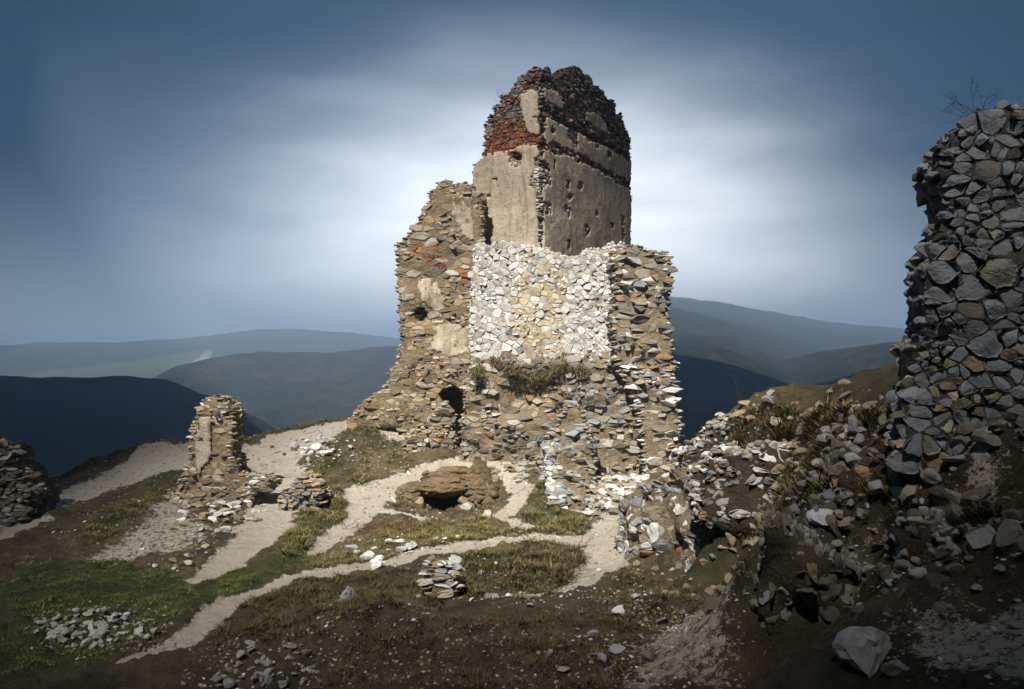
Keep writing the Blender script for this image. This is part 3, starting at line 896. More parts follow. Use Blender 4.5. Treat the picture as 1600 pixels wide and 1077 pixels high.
# --- curtain wall with its broken pier
T = Thing('curtain_wall', 'broad broken curtain wall of white rubble below the tower, ending in a ragged pier', 'wall', (2.5, 38.5, -5.5))
def t_white(u, v):
    a, b = region(806, 884, 38)
    k = smooth(u+0.5*vnoise(u, v, 3), a-.4, a+.3)*(1-smooth(u+.5*vnoise(u, v, 4), b-.2, b+.5))*(1-.7*smooth(v+.6*vnoise(u, v, 5), 3.6, 5.0))
    if v < 0.6 and rng.random() < 0.45: return pick(MIXED)
    return pick(OCHRE) if rng.random() < 0.8*float(k) else pick(WHITE)
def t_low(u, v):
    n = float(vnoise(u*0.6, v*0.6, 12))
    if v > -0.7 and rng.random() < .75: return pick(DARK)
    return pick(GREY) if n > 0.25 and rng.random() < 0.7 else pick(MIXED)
wall(T, (0, 38, 0), X, pix(38, [(738,590),(737,550),(740,480),(741,430),(746,388),(770,382),(800,386),(829,382),(845,387),(861,394),(893,401),(925,393),(953,388),(978,386),(978,590)]),
     1.6, .175, .14, (.025, .09), t_white, disp=.16, dsc=.6, seed=11, core=M_MORTAR_PALE, joint=.006, core_h=0.02, big=.07, jv=.42, tilt=.9, gaps=.01, edge_noise=.25)
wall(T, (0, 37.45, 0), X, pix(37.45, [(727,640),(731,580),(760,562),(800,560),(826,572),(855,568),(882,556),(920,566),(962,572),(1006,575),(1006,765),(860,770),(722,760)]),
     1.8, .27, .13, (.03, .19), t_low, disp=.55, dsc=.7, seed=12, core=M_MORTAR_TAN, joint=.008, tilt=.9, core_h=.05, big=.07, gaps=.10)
def t_pier(u, v):
    return pick(WHITE) if rng.random() < .22 else pick(MIXED if rng.random() < .7 else GREY)
wall(T, (0, 36.9, 0), X, pix(36.9, [(962,389),(985,386),(1018,390),(1041,398),(1047,415),(1044,486),(1050,560),(1051,620),(1062,660),(1060,715),(1056,765),(1012,765),(1003,700),(1000,640),(985,600),(962,575)]),
     2.2, .33, .13, (.04, .24), t_pier, disp=.25, dsc=.8, seed=13, core=M_MORTAR_TAN, joint=.008, tilt=.9, crest_size=1.1, big=.07, gaps=.08, core_h=.05, jv=.28,
     plaster=[dict(poly=pix(36.9, [(1007,650),(1020,640),(1026,745),(1010,745)]), off=.05)])
for k in range(60):                                            # rubble heaped along the wall foot
    px = rng.uniform(735, 1000); x = (px-CX)/F*36.9; y = rng.uniform(35.7, 37.0)
    chunk_at(T, (x, y, ground_z(x, y)[0]+.03), rng.uniform(.12, .34), MIXED, 1)
T.finish()

# --- wall running off to the left, with the battered foot and a doorway
T = Thing('ruined_wall', 'tan stepped wall left of the tower with a dark arched doorway at its foot', 'wall', (-4.5, 40.5, -4.0))
def t_left(u, v):
    a = region(640, 690, 40)
    if a[0] < u < a[1]+.2 and 4.9 < v < 6.0 and rng.random() < .7: return pick(BRICK)
    if 4.0 < v < 5.6 and u > region(712, 712, 40)[0] and rng.random() < .6: return pick(BRICK)
    return pick(TAN) if rng.random() < .8 else pick(MIXED)
wall(T, (0, 40, 0), X, pix(40, [(624,402),(627,381),(647,358),(652,351),(666,320),(679,295),(690,288),(704,281),(708,297),(721,287),(737,298),(752,300),(752,600),(735,740),(640,720),(632,672),(538,668),(560,640),(580,622),(600,606),(621,570),(628,521)]),
     2.6, .27, .125, (.02, .12), t_left, disp=.36, dsc=.6, seed=14, core=M_MORTAR_TAN, joint=.008, core_h=.035, big=.07, tilt=.8, gaps=.10, jv=.3,
     plaster=[dict(poly=pix(40, [(652,440),(682,436),(694,470),(690,496),(672,486),(656,470)]), off=.05),
              dict(poly=pix(40, [(676,508),(738,508),(738,552),(700,556),(678,545)]), off=.05),
              dict(poly=pix(40, [(708,304),(740,310),(740,378),(722,372),(710,340)]), off=.05)],
     recess=[(pix(40, [(685,615),(700,604),(717,608),(729,626),(730,704),(708,704),(704,640),(692,628)]), 2.2),
             (pix(40, [(648,486),(660,480),(668,492),(660,504),(650,502)]), .5)],
     skip=[pix(40, [(685,615),(700,604),(717,608),(729,626),(730,704),(708,704),(704,640),(692,628)])])
wall(T, (0, 38.7, 0), X, pix(38.7, [(640,735),(632,690),(650,672),(672,655),(690,632),(702,640),(708,668),(712,735)]),
     1.4, .28, .13, (.03, .18), lambda u, v: pick(MIXED if rng.random() < .5 else TAN), disp=.4, dsc=.9, seed=15, core=M_MORTAR_TAN, tilt=.9, joint=.01, big=.08)
T.finish()

# --- upper tower block
C3 = np.array([1.43, 39.5, 0.0]); UL = np.array([.839, -.545, 0]); UR = np.array([.545, .839, 0])
NL = np.array([UL[1], -UL[0], 0]); NR = np.array([UR[1], -UR[0], 0])
T = Thing('tower', 'tall plastered castle tower with a crumbling brick top rising behind the white wall', 'tower', (1.5, 42.0, 0.5))
def pl(pts): return plane_uv(pts, C3, UL, NL)
def pr(pts): return plane_uv(pts, C3, UR, NR)
def sl(cx_, cy_, a, b): return [(cx_-a, cy_-b), (cx_+a, cy_-b*.6), (cx_+a*.8, cy_+b), (cx_-a*.7, cy_+b*.8)]
def t_top_l(u, v):
    if v < 10.6: return pick(WHITE if v < 10.2 and rng.random() < .5 else TAN)
    n = float(vnoise(u*.9, v*1.3, 31))+.2*(11.9-v)
    if v > 12.3: return pick(SLATE) if rng.random() < .55 else pick(GREY if rng.random() < .3 else BRICK)
    return pick(BRICK) if n > -.45 else pick([(.24, .21, .18), (.30, .26, .22)])
wall(T, C3, UL, pl([(740,410),(739,332),(743,262),(758,246),(759,197),(764,188),(770,181),(771,170),(780,166),(784,149),(795,147),(806,133),(812,120),(822,117),(828,109),(843,106)])+[(-.12, 14.6), (-.12, 4.5)],
     2.0, .25, .10, (.02, .10), t_top_l, disp=.06, dsc=.7, seed=16, edge_noise=.06, core=M_MORTAR_TAN, joint=.012, step=.16,
     plaster=[dict(poly=pl([(735,400),(738,262),(752,246),(790,240),(818,231)])+[(0.5, 10.85), (0.5, 4.9)], off=.10,
                   holes=[pl(sl(805,248,11,13)), pl(sl(764,307,3,4)), pl([(838,246),(850,246),(850,300),(828,292)]), pl([(838,300),(850,300),(850,332),(840,330)]), pl(sl(775,282,3,3))]),
              dict(poly=pl([(812,150),(840,140),(846,162),(846,215),(826,205),(818,180)]), off=.10)],
     recess=[(pl(sl(808,245,6,6)), .35)])
def t_top_r(u, v):
    if v > 12.8: return pick(SLATE) if rng.random() < .5 else pick(BRICK if rng.random() < .8 else WHITE)
    if v > 10.6: return pick(BRICK) if rng.random() < .8 else pick(WHITE)
    return pick(WHITE if rng.random() < .6 else MIXED)
def rect(u0, u1, v0, v1): return [(u0, v0), (u1, v0), (u1, v1), (u0, v1)]
wall(T, C3, UR, [(.14, 4.5), (.14, 14.6)]+pr([(853,107),(859,111),(862,122),(876,123),(880,114),(893,107),(907,106),(911,118),(922,120),(926,136),(941,141),(944,155),(957,159),(961,176),(971,182),(974,200),(979,207)])+[(10.4, 13.6), (10.4, 4.5)],
     .8, .27, .11, (.02, .11), t_top_r, disp=.06, dsc=.5, seed=17, edge_noise=.06, core=M_BRICKCORE, joint=.014, step=.18, crestpal=SLATE,
     plaster=[dict(poly=[(-.5, 5.0), (-.5, 10.75), (3, 10.85), (6.5, 10.8), (10.45, 10.6), (10.45, 5.0)], off=.10,
                   holes=[pr(sl(886,288,3,8)), pr(sl(889,309,4,4)), pr(sl(904,291,3,6)), pr(sl(886,330,5,10)), pr(sl(852,326,9,10)), pr(sl(916,361,4,8)), pr(sl(887,384,3,9)),
                          pr([(843,246),(854,258),(858,290),(844,296)]), pr(sl(971,358,2.5,24)), pr(sl(930,335,3,4)), pr(sl(864,258,2,9)), pr(sl(955,352,3,4))]),
              dict(poly=[(0.25, 11.2), (0.25, 12.35), (3.0, 12.4), (7, 12.4), (10.45, 12.35), (10.45, 11.1), (8, 11.15), (4, 11.2), (2, 11.25)], off=.09,
                   holes=[pr(sl(893,212,9,9)), pr(sl(897,226,5,7)), pr(sl(919,217,5,6)), pr(sl(931,228,4,6)), pr(sl(950,242,4,7)), pr(sl(862,205,3,7))]),
              dict(poly=pr([(848,140),(864,146),(880,160),(876,172),(850,160)]), off=.06),
              dict(poly=pr([(912,176),(930,178),(946,196),(948,212),(930,200),(914,190)]), off=.06)],
     recess=[(rect(0.05, 10.4, 12.42, 12.75), .28), (pr(sl(848,186,6,12)), .4)])
T.finish()

# --- stub of a cross wall standing out towards the path
T = Thing('wall_stub', 'low sloping stub of a cross wall jutting out from the curtain wall beside the alcove', 'wall', (2.4, 34.5, -5.9))
def t_stub(u, v): return pick(GREY if rng.random() < .35 else MIXED)
for k, (y, pts) in enumerate([(36.4, [(843,800),(845,715),(862,682),(878,655),(893,624),(905,640),(918,668),(926,692),(928,760),(926,800)]),
                              (34.6, [(850,810),(852,738),(866,712),(888,700),(908,715),(924,740),(926,800)]),
                              (33.2, [(856,815),(860,756),(872,738),(900,742),(918,760),(920,812)]),
                              (31.9, [(862,818),(866,782),(876,770),(902,778),(914,790),(915,818)])]):
    wall(T, (0, y, 0), X, pix(y, pts), 1.9, .30, .13, (.04, .2), t_stub, disp=.3, dsc=.9, seed=20+k, core=M_MORTAR_TAN, tilt=.9, crest_size=1.2, joint=.008, core_h=.04, gaps=.08, big=.08, jv=.28)
wall(T, ((861-CX)/F*31.9, 31.8, 0), np.array([0, -1.0, 0]), [(-5, -6.3), (-5, -3.6), (-3, -4.3), (-1.5, -4.9), (0, -5.4), (0, -6.4)], .6, .4, .2, (.03, .16), lambda u, v: pick(WHITE if rng.random() < .6 else GREY), disp=.12, seed=28, core=M_MORTAR_PALE)
T.finish()

# --- low rubble kerb in front of the alcove
T = Thing('rubble_kerb', 'low line of loose stones across the alcove in front of the pier', 'wall', (4.6, 32, -5.6))
for k in range(150):
    px = rng.uniform(915, 1010); py = rng.uniform(742, 806)
    x, y = hit(px, py)
    chunk_at(T, (x, y, ground_z(x, y)[0]+.05), rng.uniform(.12, .38), MIXED if rng.random() < .6 else WHITE, 1, flat=.5)
T.finish()

# --- free-standing pillar
T = Thing('stone_pillar', 'lone free-standing stone pillar with a strip of plaster on the left ridge', 'pillar', (-12, 32.5, -6.0))
def t_pillar(u, v): return pick(WHITE) if rng.random() < .12 else pick(TAN if rng.random() < .6 else MIXED)
wall(T, (0, 32, 0), X, pix(32, [(282,815),(280,770),(292,735),(300,715),(304,670),(312,642),(318,634),(324,626),(342,624),(352,634),(358,640),(359,672),(366,700),(368,728),(374,742),(405,744),(420,752),(414,764),(392,768),(386,815)]),
     1.3, .25, .10, (.03, .13), t_pillar, disp=.18, dsc=.9, seed=31, core=M_MORTAR_TAN, tilt=.9, crest_size=1.15, core_h=.035, gaps=.08, joint=.008, big=.08, jv=.25,
     plaster=[dict(poly=pix(32, [(314,656),(330,650),(334,660),(332,700),(326,722),(312,738),(308,720)]), off=.13)])
for k in range(90):
    px = rng.uniform(272, 415); py = rng.uniform(765, 818); x, y = hit(px, py)
    chunk_at(T, (x, y, ground_z(x, y)[0]+.05), rng.uniform(.1, .28), TAN if rng.random() < .7 else WHITE, 1)
T.finish()

# --- ruin cut by the left edge of the view
T = Thing('wall_remnant', 'dark crumbling wall remnant at the far left edge above the bare slope', 'wall', (-18.5, 29.5, -6.0))
def t_dark(u, v): return pick(DARK) if rng.random() < .8 else pick(MIXED)
wall(T, (0, 29, 0), X, pix(29, [(-120,850),(-120,684),(-60,690),(-28,698),(-12,706),(2,716),(6,732),(24,742),(30,760),(44,772),(44,806),(26,820),(4,846)]),
     2.0, .30, .12, (.04, .18), t_dark, disp=.25, seed=33, core=M_MORTAR_DARK, tilt=.8, crest_size=1.2)
T.finish()

# --- two small stubs
T = Thing('stone_stub', 'small upright stub of layered stones at the bend of the left path', 'wall', (-8.4, 32, -5.9))
wall(T, (0, 31.6, 0), X, pix(31.6, [(446,845),(443,800),(442,778),(452,764),(458,752),(470,744),(482,752),(494,768),(497,785),(490,810),(482,845)]),
     1.1, .30, .12, (.05, .26), lambda u, v: pick(TAN if rng.random() < .5 else GREY), disp=.2, seed=35, core=M_MORTAR_TAN, tilt=.9, crest_size=1.3)
T.finish()
T = Thing('masonry_block', 'short block of pale layered masonry on the bank below the main path', 'wall', (-1.9, 20.3, -6.4))
wall(T, (0, 20.2, 0), X, pix(20.2, [(664,955),(665,892),(678,882),(700,880),(712,890),(716,908),(714,955)]),
     .8, .34, .13, (.03, .12), lambda u, v: pick(WHITE if rng.random() < .5 else TAN), disp=.1, seed=36, core=M_MORTAR_TAN, tilt=.7, detail=1)
T.finish()

# --- the great wall end on the right
UW = np.array([.94, -.342, 0]); OW = np.array([6.6, 12.5, 0.0]); NW = np.array([UW[1], -UW[0], 0])
T = Thing('rubble_wall', 'high grey rubble wall rising at the right edge of the view', 'wall', (8.0, 12.3, -1.0))
COOL = [(.23, .25, .28), (.20, .215, .24), (.27, .28, .305), (.20, .205, .215), (.215, .22, .235)]
def t_grey(u, v):
    return pick(TAN) if v < .3 and rng.random() < .3 else pick(COOL if rng.random() < .75 else GREY if rng.random() < .6 else DARK)
wall(T, OW, UW, plane_uv([(1410,690),(1418,622),(1432,565),(1440,509),(1447,442),(1462,392),(1471,358),(1490,325),(1476,288),(1465,262),(1468,246),(1490,226),(1502,200),(1532,192),(1562,173),(1605,162),(1660,156),(1780,150),(1840,200),(1840,760),(1405,740)], OW, UW, NW),
     2.2, .18, .145, (.04, .15), t_grey, disp=.24, dsc=.7, seed=41, core=M_MORTAR_GREY, detail=2, joint=.008, tilt=.9, drop=.16, big=.06, gaps=.0, jv=.42, core_h=.02, edge_noise=.08, crest_depth=1.2, step=.17, crest_size=1.45)
T.finish()

# --- lower rubble wall right of the junction of paths
A2 = np.array([3.42, 25.2, 0]); U2 = np.array([.40, -.917, 0]); U2 /= np.linalg.norm(U2); N2 = np.array([U2[1], -U2[0], 0])
T = Thing('retaining_wall', 'low bulging retaining wall of grey and white rubble right of the path junction', 'wall', (4.4, 22.5, -5.9))
def t_ret(u, v): return pick(WHITE) if rng.random() < .3 else pick(GREY if rng.random() < .55 else MIXED)
wall(T, A2, U2, plane_uv([(963,900),(966,840),(970,790),(985,768),(1000,762),(1030,752),(1058,738),(1085,750),(1110,775),(1142,800),(1146,950),(1090,945),(1030,920)], A2, U2, N2),
     1.6, .22, .17, (.04, .16), t_ret, disp=.5, dsc=1.1, seed=43, core=M_MORTAR_TAN, detail=1, joint=.006, tilt=.45, crest_depth=1.2, big=.08, core_h=.045, gaps=.08, crest_size=.9)
for px, py, d, s in [(1070,725,25.2,.5),(1075,745,24.6,.42),(1050,742,25,.4),(1095,738,24,.35),(1030,752,25.6,.35),(1010,760,26,.3)]:
    chunk_at(T, ((px-CX)/F*d, d, (HY-py)/F*d-.1), s, WHITE, 1, score=9)
T.finish()

# --- near wall face, lower right
A3 = np.array([3.95, 12.5, 0]); U3 = np.array([.93, -.37, 0]); U3 /= np.linalg.norm(U3); N3 = np.array([U3[1], -U3[0], 0])
T = Thing('terrace_wall', 'dark weathered terrace wall with upright slabs beside the sandy bank, lower right', 'wall', (4.6, 12.4, -5.0))
wall(T, A3, U3, plane_uv([(1192,1140),(1190,1040),(1186,900),(1188,842),(1205,828),(1230,838),(1256,856),(1300,874),(1335,900),(1345,950),(1335,1010),(1322,1120)], A3, U3, N3),
     1.3, .125, .19, (.03, .18), lambda u, v: pick(DARK if rng.random() < .7 else GREY), disp=.55, dsc=1.5, seed=45, core=M_MORTAR_DARK, detail=2, joint=.006, tilt=1.2, big=.05, gaps=.22, core_h=.05, jv=.45, step=.14, edge_noise=.08)
T.finish()

# --- the collapsed bank between the retaining wall and the great wall
T = Thing('collapsed_wall', 'long bank of collapsed rubble and earth climbing to the high grey wall', 'wall', (7, 17, -3))
def t_bank(u, v): return pick(GREY if rng.random() < .4 else DARK if rng.random() < .5 else MIXED)
def t_bankw(u, v): return pick(WHITE if rng.random() < .3 else MIXED if rng.random() < .6 else GREY)
wall(T, (0, 21.2, 0), np.array([.97, -.24, 0]), pix(21.2, [(1078,800),(1080,735),(1092,712),(1115,700),(1150,706),(1190,690),(1240,696),(1285,715),(1290,790),(1230,815),(1150,815)]), 1.6, .21, .135, (.04, .19), t_bankw,
     disp=.5, dsc=.8, seed=51, core=M_MORTAR_DARK, detail=1, tilt=.9, joint=.01, core_h=.05, gaps=.15, big=.08, crest_size=1.3, crest_depth=1.6)
wall(T, (0, 16.0, 0), np.array([.95, -.31, 0]), pix(16.0, [(1262,830),(1270,735),(1290,700),(1325,690),(1360,715),(1400,750),(1425,800),(1400,835),(1330,840)]), 1.4, .17, .13, (.04, .18), t_bank,
     disp=.5, dsc=.9, seed=53, core=M_MORTAR_DARK, detail=1, tilt=1.0, joint=.01, core_h=.05, gaps=.18, big=.08, crest_size=1.3, crest_depth=1.4)
wall(T, (0, 12.4, 0), np.array([.97, -.24, 0]), pix(12.4, [(1365,885),(1372,815),(1400,796),(1440,792),(1500,806),(1560,822),(1680,830),(1680,930),(1500,915),(1420,905)]), 1.2, .14, .11, (.03, .15), t_bank,
     disp=.45, dsc=1.0, seed=55, core=M_MORTAR_DARK, detail=1, tilt=1.0, joint=.01, core_h=.05, gaps=.2, big=.08, crest_size=1.4, crest_depth=1.2)
wall(T, (0, 23.0, 0), X, pix(23.0, [(1068,770),(1072,716),(1100,694),(1120,668),(1140,656),(1165,668),(1185,645),(1215,640),(1240,655),(1300,655),(1300,720),(1180,740)]), 1.6, .21, .13, (.04, .16), t_bankw,
     disp=.4, dsc=.8, seed=57, core=M_MORTAR_DARK, detail=1, tilt=.9, joint=.01, core_h=.06, gaps=.3, big=.08, crest_size=1.3)
def band(pts, n, pal, s0, s1, spread_, lift=.0, tilt=.5, flat=.7):
    n = int(n*1.7)
    P_ = [hit(*p) for p in pts]
    for k in range(n):
        i = rng.integers(len(P_)-1); t = rng.random()
        q = P_[i]*(1-t)+P_[i+1]*t+rng.normal(scale=spread_, size=2)
        s = s0*.6+(s1*.95-s0*.6)*rng.random()**2.2
        chunk_at(T, (q[0], q[1], ground_z(*q)[0]+lift*rng.random()-.15*s), s, pal, 1, tilt=tilt, flat=flat)
band([(1240,655),(1290,652),(1340,650),(1395,644)], 50, MIXED+DARK, .07, .25, .5)
band([(985,885),(1030,905),(1080,915),(1130,915),(1180,905)], 40, MIXED+DARK, .07, .24, .35)
band([(1080,700),(1130,668),(1190,650),(1260,655),(1330,655)], 50, GREY+TAN+MIXED, .10, .34, .35)
band([(1190,700),(1250,690),(1300,700),(1345,690)], 30, MIXED, .14, .4, .4, .2)
band([(1290,690),(1310,720),(1330,760),(1370,790)], 50, DARK+GREY, .10, .28, .4, .4, .9, 1.0)
band([(1060,745),(1120,750),(1180,755),(1230,745)], 70, WHITE+MIXED, .10, .28, .5, .1)
band([(1130,800),(1180,800),(1220,775)], 36, MIXED, .1, .28, .5, .1)
band([(1380,790),(1430,800),(1480,820),(1540,840),(1600,850)], 54, DARK+GREY, .09, .27, .35, .3, .8, .9)
band([(1230,800),(1270,790),(1300,830)], 24, DARK+GREY, .08, .24, .3, .2, .9, 1.0)
band([(1330,880),(1400,870),(1480,890),(1590,880)], 40, DARK, .08, .22, .4, .2, .8, .8)
band([(1420,650),(1470,670),(1530,690),(1600,680)], 40, DARK+GREY, .10, .32, .3, .25, .8, .8)
band([(1340,900),(1420,930),(1520,920)], 30, DARK, .08, .24, .4)
T.finish()

# --- brown rock over the cave mouth and along the cut bank
T = Thing('rock_outcrop', 'brown earthy rock outcrop over the dark cave mouth in the middle hollow', 'rock', (-2, 35, -6))
BROWN = [(.22, .15, .085), (.27, .19, .11), (.17, .12, .07), (.32, .24, .15), (.19, .14, .09)]
M_EARTH = mortar('brown clay bank', (0.125, 0.085, 0.048), (0.25, 0.18, 0.105))
def earth(c, s, k):
    v, f = ico(4)
    d = 1+.30*fbm(v[:, 0]*1.7+k, v[:, 2]*2.2+v[:, 1]*1.3, 4, 80+k)+.10*fbm(v[:, 0]*6, v[:, 2]*6+v[:, 1]*4, 3, 90+k)
    T.part('earth_bank', v*np.array(s)*d[:, None]+np.array(c), f, M_EARTH)
earth((-2.95, 34.45, -5.28), (1.15, 1.0, .42), 1)
earth((-1.45, 34.6, -5.55), (.95, .85, .58), 5)
earth((-4.3, 34.5, -5.62), (.75, .85, .5), 9)
earth((-2.6, 35.3, -5.0), (1.5, .7, .5), 13)
for x, y, z, sx, sy, sz in [(-1.95, 33.85, -5.85, .34, .35, .28), (-4.0, 33.8, -5.88, .30, .34, .26), (-1.0, 34.1, -5.8, .30, .3, .26), (-2.5, 34.0, -5.0, .30, .34, .16), (-1.5, 33.9, -5.95, .24, .26, .18)]:
    cv_, cf_ = CHUNKS[rng.integers(len(CHUNKS))]
    T.stone((cv_*np.array([sx, sy, sz])*1.2)@rot3(rng.uniform(-.4, .4), .2).T+(x, y, z), cf_, pick(BROWN), 9)
for k in range(46):
    px = rng.uniform(615, 812); py = rng.uniform(735, 788); q = hit(px, py)
    if q[1] < 33.9: continue
    chunk_at(T, (q[0], q[1], ground_z(*q)[0]-.14), rng.uniform(.14, .5)*(1 if rng.random() < .4 else .5), BROWN if rng.random() < .93 else WHITE, 1 if k % 3 else 2, tilt=.5, flat=.7)
T.finish()

# ------------------------------------------------------------------ loose stones
LOOSE_MESH = {}
def loose_mesh(pal_id, pal, k, level=1):
    key = (pal_id, k, level)
    if key not in LOOSE_MESH:
        v, f = (BIG if level == 2 else CHUNKS)[k]
        LOOSE_MESH[key] = new_mesh('loose_stone', v, f, M_STONE, pick(pal))
    return LOOSE_MESH[key]
PALE = [(.50, .48, .45), (.58, .56, .53), (.44, .41, .36), (.40, .39, .38)]
def loose(name, x, y, s, pal_id, pal, label, cat='stone', group=None, flat=.65, level=1, sink=.1, k=None):
    n = len(BIG if level == 2 else CHUNKS)
    o = add(name, loose_mesh(pal_id, pal, rng.integers(n) if k is None else k, level), loc=(x, y, ground_z(x, y)[0]+s*flat*(0.62-sink)), label=label, cat=cat, group=group)
    o.scale = (s*rng.uniform(.85, 1.3), s*rng.uniform(.75, 1.1), s*flat*rng.uniform(.8, 1.2))
    o.rotation_euler = (rng.normal(scale=.2), rng.normal(scale=.2), rng.uniform(0, 6.28))
    return o
def scatter(poly, n, s0, s1, pal_id, pal, label, group, dens=None):
    xs = [p[0] for p in poly]; ys = [p[1] for p in poly]; k = 0
    while k < n:
        px = rng.uniform(min(xs), max(xs)); py = rng.uniform(min(ys), max(ys))
        if not inpoly(np.array([px]), np.array([py]), poly)[0]: continue
        q = hit(px, py)
        loose('loose_stone', q[0], q[1], s0+(s1-s0)*rng.random()**2, pal_id, pal, label, group=group); k += 1
ell = [(150+98*math.cos(a), 985+30*math.sin(a)) for a in np.linspace(0, 6.28, 14)[:-1]]
scatter(ell, 105, .06, .17, 'pale', PALE, 'pale stone in the loose heap on the dark lawn, bottom left', 'stones heaped on the lawn')
scatter([(390,1005),(470,1010),(505,1035),(500,1077),(320,1077),(330,1050)], 50, .06, .16, 'dull', GREY, 'dull stone in the rubble heap at the bottom edge, left of centre', 'stones of the rubble heap at the bottom edge')
scatter([(462,690),(500,672),(560,690),(548,720),(470,722)], 50, .08, .26, 'white', WHITE, 'white stone on the grassy mound between the left path and the doorway', 'white stones on the mound')
scatter([(230,800),(330,808),(400,815),(360,850),(270,900),(190,880)], 36, .07, .22, 'tan', TAN+WHITE, 'stone of the scree on the bare slope below the pillar', 'stones of the slope below the pillar')
scatter([(545,860),(640,838),(720,840),(680,858),(580,890)], 20, .09, .28, 'white', WHITE, 'white stone in the dry grass above the main path', 'stones in the dry grass above the main path')
scatter([(350,700),(460,690),(450,760),(400,800),(380,770)], 20, .07, .2, 'tan', TAN+WHITE, 'flat stone lying on the pale path right of the pillar', 'stones on the left path')
scatter([(860,990),(1080,960),(1060,1077),(850,1077)], 26, .06, .2, 'dull', GREY, 'dull stone in the dark earth at the bottom edge, right of centre', 'stones in the dark earth at the bottom')
scatter([(700,880),(900,870),(1050,930),(900,960),(720,950)], 9, .08, .2, 'white', WHITE, 'white stone on the brushy bank beside the lower path', 'stones on the brushy bank')
for px, py, s, pal, pid, lev, lab in [
 (1352, 1046, .36, [(.40, .39, .38)], 'b1', 2, 'large smooth faceted grey boulder on the sandy ground at lower right'),
 (1402, 1054, .19, [(.36, .35, .33)], 'b2', 2, 'flat grey rock touching the large boulder at lower right'),
 (590, 888, .24, [(.66, .65, .62)], 'b3', 2, 'upright white stone standing on the left edge of the main path'),
 (573, 872, .24, [(.60, .59, .57)], 'b4', 2, 'white and grey rock just above the upright white stone'),
 (335, 815, .24, [(.62, .60, .57)], 'b5', 2, 'single white stone at the foot of the pillar'),
 (970, 962, .20, [(.62, .60, .57)], 'b6', 2, 'pointed white stone alone on the dark slope right of centre'),
 (497, 705, .4, [(.56, .54, .50)], 'b7', 2, 'biggest pale rock on the grassy mound'),
 (462, 703, .34, [(.60, .58, .55)], 'b8', 2, 'white rock on the left rim of the grassy mound beside the path'),
 (540, 940, .30, [(.33, .33, .34)], 'b9', 2, 'grey slab lying on top of the dark hump at bottom centre'),
 (760, 806, .26, [(.50, .43, .34)], 'c1', 2, 'tan boulder right of the dark cave mouth'),
 (728, 797, .24, [(.56, .53, .48)], 'c2', 2, 'pale rock over the right corner of the cave mouth'),
 (612, 785, .2, [(.60, .58, .54)], 'c3', 2, 'white rock on the left rim of the cave hollow'),
 (1285, 822, .22, [(.50, .50, .52)], 'c7', 2, 'pale slab lying on the grassy ledge above the terrace wall'),
]:
    q = hit(px, py)
    loose('boulder' if 'boulder' in lab else 'rock', q[0], q[1], s, pid, pal, lab, cat='boulder' if 'boulder' in lab else 'rock', flat=.8, level=lev, sink=.2)

# small gravel, past counting
def scatter_mesh(name, regions, smin, smax, pal, mat=M_STONE):
    V = []; Fc = []; Tn = []; o = 0
    for poly, n in regions:
        pw = np.array(hits(poly)); lo = pw.min(0); hi_ = pw.max(0); pts = []
        while len(pts) < n:
            q = lo+(hi_-lo)*rng.random((n, 2)); q = q[inpoly(q[:, 0], q[:, 1], pw)]; pts += list(q)
        pts = np.array(pts[:n]); zz = ground_z(pts[:, 0], pts[:, 1])
        for (x, y), z in zip(pts, zz):
            v, f = CHUNKS0[rng.integers(len(CHUNKS0))]
            s = (smin+(smax-smin)*rng.random()**3)*(.45+.55*min(1.0, y/26))
            vv = (v*np.array([1.2, .9, .6])*s)@rot3(rng.uniform(0, 6.28), .3).T+(x, y, z+s*.2)
            V.append(vv); Tn.append(np.tile(pick(pal), (len(vv), 1))); Fc.append(np.array(f)+o); o += len(vv)
    add(name, new_mesh(name, np.vstack(V), np.vstack(Fc), mat, np.vstack(Tn)), kind='stuff')
scatter_mesh('gravel', [
 ([(0,800),(220,690),(450,690),(400,800),(330,900),(150,880)], 3200), ([(300,1000),(520,960),(600,1077),(280,1077)], 500),
 ([(600,960),(1100,940),(1000,1077),(600,1077)], 1100), ([(960,1000),(1180,915),(1180,1077),(950,1077)], 500), ([(1380,950),(1600,930),(1600,1077),(1390,1077)], 260),
 ([(1260,700),(1600,690),(1600,900),(1250,880)], 600), ([(450,670),(640,670),(640,740),(460,740)], 900), ([(500,830),(900,820),(900,870),(480,900)], 900),
 ([(1000,760),(1200,660),(1300,700),(1150,880)], 500), ([(720,715),(1000,740),(1000,800),(740,800)], 500), ([(50,950),(260,950),(260,1020),(50,1020)], 300),
 ([(680,900),(1000,890),(1000,950),(680,950)], 500), ([(985,890),(1180,915),(1120,960),(980,960)], 900), ([(40,945),(270,945),(280,1025),(40,1025)], 500), ([(560,735),(830,735),(830,820),(560,820)], 700), ([(800,840),(1000,790),(990,860),(800,880)], 300), ([(500,940),(680,940),(650,1060),(500,1060)], 500)], .014, .075, GREY+TAN+WHITE[:3])

